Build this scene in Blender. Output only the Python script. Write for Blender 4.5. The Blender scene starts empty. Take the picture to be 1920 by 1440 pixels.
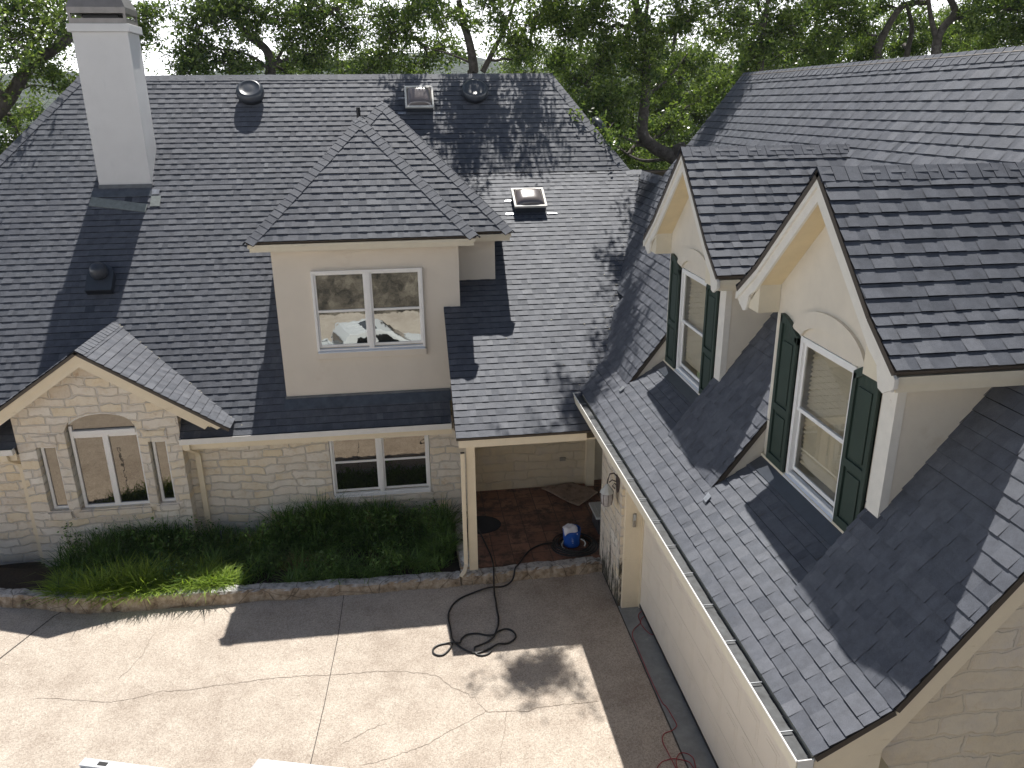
import bpy, math, random
import numpy as np
from mathutils import Vector, Matrix
random.seed(7)
# ------------------------------------------------------------------ camera, world, sun
scene = bpy.context.scene
COL = scene.collection
F_PX = 1479.35
PITCH, YAW, ROLL = 0.340031635, 0.130526057, 0.0106259268
def cam_rows():
    cy, sy = math.cos(YAW), math.sin(YAW); cp, sp = math.cos(PITCH), math.sin(PITCH)
    fwd = np.array([sy*cp, cy*cp, -sp]); right = np.array([cy, -sy, 0]); down = np.cross(fwd, right)
    cr, sr = math.cos(ROLL), math.sin(ROLL)
    return np.array([[cr, sr, 0], [-sr, cr, 0], [0, 0, 1]]) @ np.array([right, down, fwd])
RC = cam_rows()
CAM = np.array([0, 0, 8.0])
cd = bpy.data.cameras.new('camera'); cam = bpy.data.objects.new('camera', cd); COL.objects.link(cam)
cd.sensor_width = 36; cd.lens = F_PX/1920*36; cd.clip_start = .05; cd.clip_end = 5000
m = Matrix(((RC[0][0], -RC[1][0], -RC[2][0], CAM[0]), (RC[0][1], -RC[1][1], -RC[2][1], CAM[1]), (RC[0][2], -RC[1][2], -RC[2][2], CAM[2]), (0, 0, 0, 1)))
cam.matrix_world = m
scene.camera = cam
scene.render.resolution_x = 1024; scene.render.resolution_y = 768
def at(px, py, Y):
    d = RC.T @ np.array([px-960, py-720, F_PX]); t = (Y-CAM[1])/d[1]
    return CAM + t*d
SUN = np.array([.087, .54, 1.0]); SUN = SUN/np.linalg.norm(SUN)
ELEV = math.asin(SUN[2]); AZ = math.atan2(SUN[0], SUN[1])
w = bpy.data.worlds.new('World'); scene.world = w; w.use_nodes = True
wn = w.node_tree; bg = wn.nodes['Background']
sky = wn.nodes.new('ShaderNodeTexSky'); sky.sky_type = 'NISHITA'; sky.sun_disc = False
sky.sun_elevation = ELEV; sky.sun_rotation = AZ; sky.dust_density = .8; sky.air_density = 1.1; sky.ozone_density = 2.5
tcw = wn.nodes.new('ShaderNodeTexCoord'); sxw = wn.nodes.new('ShaderNodeSeparateXYZ'); wn.links.new(tcw.outputs['Generated'], sxw.inputs[0])
mrw = wn.nodes.new('ShaderNodeMapRange'); mrw.interpolation_type = 'SMOOTHSTEP'; wn.links.new(sxw.outputs[2], mrw.inputs[0])
mrw.inputs[1].default_value = -.02; mrw.inputs[2].default_value = .36; mrw.inputs[3].default_value = .95; mrw.inputs[4].default_value = 0.0
mxw = wn.nodes.new('ShaderNodeMix'); mxw.data_type = 'RGBA'; wn.links.new(mrw.outputs[0], mxw.inputs[0]); wn.links.new(sky.outputs[0], mxw.inputs[6]); mxw.inputs[7].default_value = (60, 60, 61, 1)
wn.links.new(mxw.outputs[2], bg.inputs[0]); bg.inputs[1].default_value = 0.042
sl = bpy.data.lights.new('sun', 'SUN'); sl.energy = 5.0; sl.angle = math.radians(.53); sl.color = (1, .955, .89)
so = bpy.data.objects.new('sun', sl); COL.objects.link(so)
so.rotation_euler = Vector(SUN).to_track_quat('Z', 'Y').to_euler()
scene.view_settings.view_transform = 'Standard'; scene.view_settings.look = 'None'
scene.view_settings.exposure = 0.42; scene.view_settings.gamma = 1
scene.cycles.max_bounces = 7; scene.cycles.transparent_max_bounces = 12

# ------------------------------------------------------------------ materials
def nmat(name):
    m = bpy.data.materials.new(name); m.use_nodes = True
    return m, m.node_tree, m.node_tree.nodes['Principled BSDF']
def noise(nt, scale, detail=4, rough=.6, vec=None, dim='3D'):
    n = nt.nodes.new('ShaderNodeTexNoise'); n.inputs['Scale'].default_value = scale
    n.inputs['Detail'].default_value = detail; n.inputs['Roughness'].default_value = rough
    if vec is not None: nt.links.new(vec, n.inputs['Vector'])
    return n
def ramp(nt, src, stops):
    r = nt.nodes.new('ShaderNodeValToRGB'); e = r.color_ramp.elements
    while len(e) < len(stops): e.new(.5)
    for i, (p, c) in enumerate(stops):
        e[i].position = p; e[i].color = (c[0], c[1], c[2], 1) if hasattr(c, '__len__') else (c, c, c, 1)
    nt.links.new(src, r.inputs[0]); return r
def mix(nt, fac, a, b, mode='MIX'):
    m = nt.nodes.new('ShaderNodeMix'); m.data_type = 'RGBA'; m.blend_type = mode
    if isinstance(fac, (int, float)): m.inputs[0].default_value = fac
    else: nt.links.new(fac, m.inputs[0])
    for i, x in ((6, a), (7, b)):
        if hasattr(x, 'is_linked') or hasattr(x, 'links'): nt.links.new(x, m.inputs[i])
        else: m.inputs[i].default_value = (x[0], x[1], x[2], 1)
    return m.outputs[2]
def objco(nt): return nt.nodes.new('ShaderNodeTexCoord').outputs['Object']
def geopos(nt): return nt.nodes.new('ShaderNodeNewGeometry').outputs['Position']
def bump(nt, b, src, strength=.3, dist=.01, normal=None):
    n = nt.nodes.new('ShaderNodeBump'); n.inputs['Strength'].default_value = strength; n.inputs['Distance'].default_value = dist
    nt.links.new(src, n.inputs['Height'])
    if normal is not None: nt.links.new(normal, n.inputs['Normal'])
    nt.links.new(n.outputs[0], b.inputs['Normal']); return n.outputs[0]
def scaled(nt, vec, s):
    m = nt.nodes.new('ShaderNodeMapping'); m.inputs['Scale'].default_value = s; nt.links.new(vec, m.inputs[0]); return m.outputs[0]
M = {}
def plain(key, col, rough=.6, metal=0, var=.12, nscale=6, bumps=.0, bscale=200, stain=None, sp=.5):
    m, nt, b = nmat(key); co = geopos(nt)
    n = noise(nt, nscale, 5, .65, co)
    lo = [c*(1-var) for c in col]; hi = [min(1, c*(1+var)) for c in col]
    r = ramp(nt, n.outputs[0], [(.3, lo), (.7, hi)])
    out = r.outputs[0]
    if stain:
        n2 = noise(nt, stain[1], 6, .7, scaled(nt, co, stain[3] if len(stain) > 3 else (1, 1, 1)))
        r2 = ramp(nt, n2.outputs[0], [(stain[2], 0.0), (stain[2]+.12, 1.0)])
        out = mix(nt, r2.outputs[0], out, stain[0])
    nt.links.new(out, b.inputs['Base Color'])
    b.inputs['Roughness'].default_value = rough; b.inputs['Metallic'].default_value = metal
    b.inputs['Specular IOR Level'].default_value = sp
    if bumps: bump(nt, b, noise(nt, bscale, 3, .6, co).outputs[0], bumps, .004)
    M[key] = m; return m
plain('stucco_tan', (.75, .69, .60), .9, var=.03, nscale=2.5, bumps=.6, bscale=110, stain=((.69, .62, .53), 1.3, .60))
plain('stucco_light', (.72, .67, .575), .9, var=.05, nscale=3, bumps=.6, bscale=170, stain=((.62, .56, .45), 1.7, .60))
plain('stucco_grey', (.66, .66, .66), .9, var=.04, nscale=2, bumps=.6, bscale=110, stain=((.57, .575, .58), 1.6, .58, (1, 1, .3)))
plain('trim_cream', (.84, .74, .56), .55, var=.04, nscale=5, stain=((.66, .55, .37), 2.5, .62, (1, 1, 3)))
plain('trim_white', (.78, .76, .70), .5, var=.05, nscale=8, stain=((.55, .50, .42), 6, .66))
plain('fascia_cream', (.74, .68, .54), .55, var=.05, nscale=5, stain=((.52, .47, .36), 3, .62))
plain('soffit', (.74, .62, .40), .7, var=.05)
plain('window_vinyl', (.88, .88, .87), .35, var=.03, nscale=9, stain=((.62, .60, .55), 14, .68))
plain('sill_sky_tint', (.72, .76, .82), .25, var=.05, nscale=9, stain=((.35, .38, .42), 20, .72), sp=.8)  # bluish sky reflection mixed into the sill's base colour
plain('shutter_green', (.028, .050, .040), .5, var=.10, nscale=5)
plain('drip_brown', (.075, .062, .05), .5, var=.1)
plain('metal_dark', (.05, .058, .072), .32, var=.15, nscale=9, sp=.6)
plain('flash_metal', (.10, .115, .135), .45, .3, var=.25, nscale=7)
plain('flash_galv', (.42, .44, .47), .35, .7, var=.25, nscale=12)
plain('flash_dull', (.20, .225, .22), .75, var=.2, nscale=12)
plain('gutter_white', (.80, .79, .76), .4, var=.04, nscale=9, stain=((.45, .43, .38), 9, .66))
plain('gutter_in', (.055, .06, .065), .6, .2, var=.5, nscale=10, stain=((.13, .14, .14), 7, .62, (1, .4, 1)))
plain('cap_bronze', (.25, .235, .225), .45, .4, var=.12, nscale=6)
plain('black', (.012, .012, .014), .5, var=.2)
plain('rubber', (.016, .016, .018), .38, var=.3, nscale=12)
plain('cord_red', (.35, .035, .05), .45, var=.2, nscale=12)
plain('door_paint', (.78, .72, .63), .5, var=.025, nscale=2, stain=((.70, .64, .55), 1.6, .62))
plain('concrete_grey', (.27, .285, .29), .75, var=.18, nscale=5, bumps=.3, bscale=80, stain=((.42, .43, .43), 4, .60))
plain('soil', (.035, .026, .018), .95, var=.5, nscale=25, bumps=.8, bscale=40)
plain('joint', (.09, .08, .07), .9, var=.3)
plain('crack', (.30, .25, .205), .9, var=.3, nscale=20)
plain('blue_plastic', (.012, .085, .42), .35, var=.08)
plain('rag_white', (.72, .72, .78), .9, var=.07, nscale=14, bumps=.4, bscale=40)
plain('mat_dark', (.02, .02, .024), .9, var=.3)
plain('rug', (.30, .22, .17), .95, var=.25, nscale=9, bumps=.5, bscale=50, stain=((.17, .12, .09), 5, .52))
plain('lid_grey', (.50, .52, .52), .5, var=.08)
plain('iron', (.10, .08, .075), .6, .3, var=.3, nscale=25)
plain('frost_glass', (.42, .40, .40), .25, var=.2, nscale=18)
plain('plastic_grey', (.33, .30, .25), .5, var=.1)
plain('car_white', (.72, .74, .76), .25, var=.01, sp=.6)
plain('car_glass', (.01, .012, .014), .08, var=.05, sp=.8)
plain('tyre', (.02, .02, .02), .8); plain('rim', (.45, .46, .48), .3, .8); plain('tail_red', (.45, .02, .015), .25)
plain('chrome', (.65, .66, .68), .15, .9)
plain('blind', (.78, .66, .48), .7, var=.05)
plain('room_dark', (.05, .042, .033), .9)
plain('bark', (.085, .075, .066), .95, var=.5, nscale=9, bumps=.9, bscale=18, stain=((.17, .165, .15), 4, .58))
plain('litter', (.55, .50, .36), .8, var=.4, nscale=8)
plain('far_roof', (.75, .76, .78), .5)
plain('label_white', (.38, .46, .62), .5)

def shingle_mat():
    m, nt, b = nmat('shingle'); co = geopos(nt)
    a = nt.nodes.new('ShaderNodeAttribute'); a.attribute_name = 'tone'
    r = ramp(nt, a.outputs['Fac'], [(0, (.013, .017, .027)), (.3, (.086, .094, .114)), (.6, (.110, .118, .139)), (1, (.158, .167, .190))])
    n = noise(nt, 420, 2, .7, co)
    g = ramp(nt, n.outputs[0], [(.30, .55), (.5, 1.0), (.72, 1.65)])
    c1 = mix(nt, 1, r.outputs[0], g.outputs[0], 'MULTIPLY')
    n2 = noise(nt, 7, 5, .7, co)
    g2 = ramp(nt, n2.outputs[0], [(.3, .78), (.7, 1.22)])
    c2 = mix(nt, 1, c1, g2.outputs[0], 'MULTIPLY')
    n3 = noise(nt, 0.45, 3, .6, co)
    g3 = ramp(nt, n3.outputs[0], [(.3, (.90, .89, .90)), (.7, (1.08, 1.08, 1.06))])
    c3 = mix(nt, 1, c2, g3.outputs[0], 'MULTIPLY')
    nt.links.new(c3, b.inputs['Base Color']); b.inputs['Roughness'].default_value = .64
    sr = ramp(nt, a.outputs['Fac'], [(0, .18), (.3, .28), (.65, .38), (1, .48)]); nt.links.new(sr.outputs[0], b.inputs['Specular IOR Level'])
    b.inputs['Specular Tint'].default_value = (.93, .96, 1.0, 1)
    bump(nt, b, n.outputs[0], .5, .003)
    M['shingle'] = m
shingle_mat()
def stone_mat(key, axis, mold=False, soft=0, yellow=0., dark=1., sx=.40, sy=.17):
    m, nt, b = nmat(key); co = geopos(nt)
    sep = nt.nodes.new('ShaderNodeSeparateXYZ'); nt.links.new(co, sep.inputs[0])
    cmb = nt.nodes.new('ShaderNodeCombineXYZ'); nt.links.new(sep.outputs[axis], cmb.inputs[0]); nt.links.new(sep.outputs[2], cmb.inputs[1])
    wob = noise(nt, 1.7, 3, .6, cmb.outputs[0]); wob2 = noise(nt, 9, 3, .6, cmb.outputs[0])
    def addv(v, n, s):
        sub = nt.nodes.new('ShaderNodeVectorMath'); sub.operation = 'SUBTRACT'; nt.links.new(n.outputs['Color'], sub.inputs[0]); sub.inputs[1].default_value = (.5, .5, .5)
        sc = nt.nodes.new('ShaderNodeVectorMath'); sc.operation = 'SCALE'; nt.links.new(sub.outputs[0], sc.inputs[0]); sc.inputs['Scale'].default_value = s
        ad = nt.nodes.new('ShaderNodeVectorMath'); ad.operation = 'ADD'; nt.links.new(v, ad.inputs[0]); nt.links.new(sc.outputs[0], ad.inputs[1]); return ad.outputs[0]
    v = addv(addv(cmb.outputs[0], wob, .26), wob2, .05)
    br = nt.nodes.new('ShaderNodeTexBrick'); nt.links.new(v, br.inputs['Vector'])
    br.inputs['Scale'].default_value = 1; br.inputs['Brick Width'].default_value = sx; br.inputs['Row Height'].default_value = sy
    br.inputs['Mortar Size'].default_value = .018; br.inputs['Mortar Smooth'].default_value = .55; br.inputs['Bias'].default_value = 0
    br.offset = .37; br.squash = 1.35; br.squash_frequency = 3
    br.inputs['Color1'].default_value = (.0, .0, .0, 1); br.inputs['Color2'].default_value = (1, 1, 1, 1); br.inputs['Mortar'].default_value = (.5, .5, .5, 1)
    rc = ramp(nt, br.outputs['Color'], [(0, (.74*dark, .67*dark, .57*dark)), (.3, (.86*dark, .81*dark, .73*dark)), (.6, (.86*dark, .76*dark, .58*dark)), (.8, (.80*dark, .75*dark, .67*dark)), (1, (.90*dark, .87*dark, .80*dark))])
    n = noise(nt, 5, 8, .75, co); tint = ramp(nt, n.outputs[0], [(.35, (.86, .78, .66)), (.5, (1, .98, .96)), (.72, (1.08, 1.06, 1.02))])
    c = mix(nt, .8, rc.outputs[0], tint.outputs[0], 'MULTIPLY')
    mort = mix(nt, br.outputs['Fac'], c, (.72*dark, .67*dark, .60*dark))
    n4 = noise(nt, 1.1, 5, .7, co); sm = ramp(nt, n4.outputs[0], [(.50, 0.), (.66, .75)])
    mort = mix(nt, sm.outputs[0], mort, (.78*dark, .72*dark, .64*dark))
    if yellow: mort = mix(nt, yellow, mort, (.50, .37, .17))
    n6 = noise(nt, 3.1, 5, .7, co); st = ramp(nt, n6.outputs[0], [(.62, 0.), (.72, .55)])
    mort = mix(nt, st.outputs[0], mort, (.46, .30, .16))
    if mold:
        n5 = noise(nt, 3.0, 7, .75, scaled(nt, co, (1, 2.0, .5)))
        hz = nt.nodes.new('ShaderNodeMapRange'); nt.links.new(sep.outputs[2], hz.inputs[0]); hz.inputs[1].default_value = 0; hz.inputs[2].default_value = 1.5; hz.inputs[3].default_value = .15; hz.inputs[4].default_value = -.05
        ad = nt.nodes.new('ShaderNodeMath'); nt.links.new(n5.outputs[0], ad.inputs[0]); nt.links.new(hz.outputs[0], ad.inputs[1])
        r5 = ramp(nt, ad.outputs[0], [(.56, 0.), (.66, .95)])
        mort = mix(nt, r5.outputs[0], mort, (.035, .033, .02))
    nt.links.new(mort, b.inputs['Base Color']); b.inputs['Roughness'].default_value = .93
    inv = nt.nodes.new('ShaderNodeMath'); inv.operation = 'MULTIPLY_ADD'; nt.links.new(br.outputs['Fac'], inv.inputs[0]); inv.inputs[1].default_value = -.8
    nt.links.new(n.outputs[0], inv.inputs[2])
    if soft:
        big = noise(nt, 1.6, 7, .72, cmb.outputs[0]); br_ = ramp(nt, big.outputs[0], [(.36, (.66, .57, .44)), (.5, (.80, .69, .50)), (.64, (.70, .62, .52))])
        mort = mix(nt, soft, mort, br_.outputs[0]); nt.links.new(mort, b.inputs['Base Color'])
    bump(nt, b, inv.outputs[0], .9 if not soft else .6, .03)
    M[key] = m
stone_mat('stone_front', 0); stone_mat('stone_porch', 0, yellow=.34, dark=.80, sx=.5, sy=.2, soft=.5)
stone_mat('stone_side', 1, mold=True, dark=.95); stone_mat('stone_gable', 0, yellow=.16, sx=.52, sy=.20, soft=.55)

def driveway_mat():
    m, nt, b = nmat('exposed_aggregate'); co = geopos(nt)
    n = noise(nt, 62, 3, .8, co); v = nt.nodes.new('ShaderNodeTexVoronoi'); v.inputs['Scale'].default_value = 60; nt.links.new(co, v.inputs['Vector'])
    base = ramp(nt, v.outputs['Color'], [(0, (.37, .32, .27)), (.5, (.51, .45, .385)), (1, (.63, .57, .495))])
    g = ramp(nt, n.outputs[0], [(.3, .80), (.5, 1.), (.75, 1.18)])
    c = mix(nt, 1, base.outputs[0], g.outputs[0], 'MULTIPLY')
    n2 = noise(nt, .55, 6, .65, co); g2 = ramp(nt, n2.outputs[0], [(.28, (.76, .73, .71)), (.5, (.97, .96, .95)), (.7, (1.07, 1.07, 1.06))])
    c = mix(nt, 1, c, g2.outputs[0], 'MULTIPLY')
    n3 = noise(nt, 2.2, 5, .7, co); g3 = ramp(nt, n3.outputs[0], [(.3, (.90, .88, .87)), (.65, (1.04, 1.04, 1.04))])
    c = mix(nt, 1, c, g3.outputs[0], 'MULTIPLY')
    nt.links.new(c, b.inputs['Base Color']); b.inputs['Roughness'].default_value = .88; b.inputs['Specular IOR Level'].default_value = .3
    bump(nt, b, v.outputs['Distance'], .7, .006); M['driveway'] = m
driveway_mat()
def tile_mat():
    m, nt, b = nmat('terracotta'); co = geopos(nt)
    mp = nt.nodes.new('ShaderNodeMapping'); mp.inputs['Location'].default_value = (.12, .05, 0); nt.links.new(co, mp.inputs[0])
    br = nt.nodes.new('ShaderNodeTexBrick'); nt.links.new(mp.outputs[0], br.inputs['Vector']); br.offset = 0; br.squash = 1
    br.inputs['Scale'].default_value = 1; br.inputs['Brick Width'].default_value = .35; br.inputs['Row Height'].default_value = .36; br.inputs['Mortar Size'].default_value = .008
    br.inputs['Color1'].default_value = (.19, .09, .062, 1); br.inputs['Color2'].default_value = (.31, .16, .115, 1); br.inputs['Mortar'].default_value = (.07, .05, .04, 1)
    n = noise(nt, 2.6, 8, .78, co); r = ramp(nt, n.outputs[0], [(.47, 0.), (.60, .9)])
    c = mix(nt, r.outputs[0], br.outputs['Color'], (.045, .033, .026))
    n2 = noise(nt, 7, 6, .7, co); r2 = ramp(nt, n2.outputs[0], [(.62, 0.), (.7, .5)])
    c = mix(nt, r2.outputs[0], c, (.30, .22, .16))
    nt.links.new(c, b.inputs['Base Color']); b.inputs['Roughness'].default_value = .6; bump(nt, b, br.outputs['Fac'], .5, -.01); M['tile'] = m
tile_mat()
def curb_mat():
    m, nt, b = nmat('rubble_stone'); co = geopos(nt)
    sep = nt.nodes.new('ShaderNodeSeparateXYZ'); nt.links.new(co, sep.inputs[0])
    nz = nt.nodes.new('ShaderNodeNewGeometry'); s2 = nt.nodes.new('ShaderNodeSeparateXYZ'); nt.links.new(nz.outputs['True Normal'], s2.inputs[0])
    n = noise(nt, 6, 8, .75, co)
    face = ramp(nt, n.outputs[0], [(.32, (.07, .05, .032)), (.45, (.34, .26, .18)), (.6, (.52, .43, .33)), (.75, (.64, .56, .46))])
    n2 = noise(nt, 9, 6, .75, co); top = ramp(nt, n2.outputs[0], [(.35, (.16, .155, .15)), (.5, (.46, .45, .44)), (.7, (.66, .65, .64))])
    up = ramp(nt, s2.outputs[2], [(.45, 0.), (.75, 1.)])
    c = mix(nt, up.outputs[0], face.outputs[0], top.outputs[0])
    v = nt.nodes.new('ShaderNodeTexVoronoi'); v.feature = 'DISTANCE_TO_EDGE'; v.inputs['Scale'].default_value = 1.7; nt.links.new(scaled(nt, co, (1, .8, 1.4)), v.inputs['Vector'])
    e = ramp(nt, v.outputs['Distance'], [(.0, .8), (.018, .0)])
    c = mix(nt, e.outputs[0], c, (.09, .07, .05))
    nt.links.new(c, b.inputs['Base Color']); b.inputs['Roughness'].default_value = .95; bump(nt, b, n.outputs[0], 1., .03); M['curb'] = m
curb_mat()
def glass_mat(key, refl, tint=(1, 1, 1), see=False, rough=.015, wavy=0):
    m = bpy.data.materials.new(key); m.use_nodes = True; nt = m.node_tree; nt.nodes.clear()
    out = nt.nodes.new('ShaderNodeOutputMaterial'); mx = nt.nodes.new('ShaderNodeMixShader'); gl = nt.nodes.new('ShaderNodeBsdfGlossy')
    gl.inputs['Roughness'].default_value = rough; gl.inputs['Color'].default_value = (*tint, 1)
    if wavy:
        co = geopos(nt); n = noise(nt, 5, 2, .5, co); bp = nt.nodes.new('ShaderNodeBump'); bp.inputs['Strength'].default_value = wavy; bp.inputs['Distance'].default_value = .01
        nt.links.new(n.outputs[0], bp.inputs['Height']); nt.links.new(bp.outputs[0], gl.inputs['Normal'])
    if see: a = nt.nodes.new('ShaderNodeBsdfTransparent'); a.inputs[0].default_value = (.86, .88, .86, 1)
    else: a = nt.nodes.new('ShaderNodeBsdfDiffuse'); a.inputs[0].default_value = (.006, .006, .007, 1)
    mx.inputs[0].default_value = refl
    nt.links.new(a.outputs[0], mx.inputs[1]); nt.links.new(gl.outputs[0], mx.inputs[2]); nt.links.new(mx.outputs[0], out.inputs[0]); M[key] = m
glass_mat('glass_upper', .40, (.95, 1, .97), wavy=.05); glass_mat('glass_lower', .20, (1, .93, .82), wavy=.12); glass_mat('glass_see', .13, see=True)
def dome_mat():
    m, nt, b = nmat('skylight_acrylic'); b.inputs['Base Color'].default_value = (.16, .135, .13, 1); b.inputs['Roughness'].default_value = .22
    b.inputs['Specular IOR Level'].default_value = .9; b.inputs['Coat Weight'].default_value = .6; b.inputs['Coat Roughness'].default_value = .08; M['dome'] = m
dome_mat()
def leaf_mat(key, lo, hi, trans=.35, rough=.38):
    m = bpy.data.materials.new(key); m.use_nodes = True; nt = m.node_tree; b = nt.nodes['Principled BSDF']; out = nt.nodes['Material Output']
    a = nt.nodes.new('ShaderNodeAttribute'); a.attribute_name = 'tone'
    r = ramp(nt, a.outputs['Fac'], [(0, lo), (1, hi)])
    nt.links.new(r.outputs[0], b.inputs['Base Color']); b.inputs['Roughness'].default_value = rough; b.inputs['Specular IOR Level'].default_value = .45
    tr = nt.nodes.new('ShaderNodeBsdfTranslucent'); br = mix(nt, 1, r.outputs[0], (1.5, 1.6, .7), 'MULTIPLY'); nt.links.new(br, tr.inputs[0])
    mx = nt.nodes.new('ShaderNodeMixShader'); mx.inputs[0].default_value = trans
    nt.links.new(b.outputs[0], mx.inputs[1]); nt.links.new(tr.outputs[0], mx.inputs[2]); nt.links.new(mx.outputs[0], out.inputs[0]); M[key] = m
leaf_mat('oak_leaf', (.036, .075, .028), (.25, .32, .10), .42, .26)
leaf_mat('oak_leaf_far', (.045, .08, .03), (.22, .28, .09), .4, .45)
leaf_mat('grass_dark', (.04, .08, .022), (.17, .29, .07), .30, .45)
leaf_mat('grass_light', (.07, .14, .02), (.30, .40, .07), .42, .5)
leaf_mat('weed_leaf', (.05, .11, .03), (.20, .33, .09), .35, .4)
leaf_mat('dry_grass', (.16, .10, .05), (.34, .25, .13), .25, .8)
def ground_mat():
    m, nt, b = nmat('woodland_ground'); co = geopos(nt)
    n = noise(nt, .35, 8, .75, co); n2 = noise(nt, 4, 8, .8, co)
    r = ramp(nt, n.outputs[0], [(.35, (.03, .05, .018)), (.52, (.06, .085, .03)), (.68, (.13, .125, .07))])
    g = ramp(nt, n2.outputs[0], [(.3, .45), (.5, 1.), (.7, 1.5)])
    nt.links.new(mix(nt, 1, r.outputs[0], g.outputs[0], 'MULTIPLY'), b.inputs['Base Color']); b.inputs['Roughness'].default_value = .95
    bump(nt, b, n2.outputs[0], 1, .2); M['ground'] = m
    m, nt, b = nmat('wooded_hill'); co = geopos(nt)
    n = noise(nt, .035, 8, .7, co); v = nt.nodes.new('ShaderNodeTexVoronoi'); v.inputs['Scale'].default_value = .11; nt.links.new(co, v.inputs['Vector'])
    r = ramp(nt, n.outputs[0], [(.35, (.018, .032, .014)), (.6, (.045, .065, .025)), (.75, (.11, .11, .06))])
    g = ramp(nt, v.outputs['Distance'], [(0, 1.5), (.8, .45)])
    nt.links.new(mix(nt, 1, r.outputs[0], g.outputs[0], 'MULTIPLY'), b.inputs['Base Color']); b.inputs['Roughness'].default_value = 1
    bump(nt, b, v.outputs['Distance'], 1, -4); M['hill'] = m
    m, nt, b = nmat('dry_slope'); co = geopos(nt)
    n = noise(nt, 1.3, 9, .8, scaled(nt, co, (1, .45, 1)))
    r = ramp(nt, n.outputs[0], [(.38, (.02, .018, .014)), (.52, (.12, .10, .078)), (.7, (.30, .26, .21))])
    nt.links.new(r.outputs[0], b.inputs['Base Color']); b.inputs['Roughness'].default_value = 1; bump(nt, b, n.outputs[0], 1, .2); M['dry_slope'] = m
ground_mat()

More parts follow.
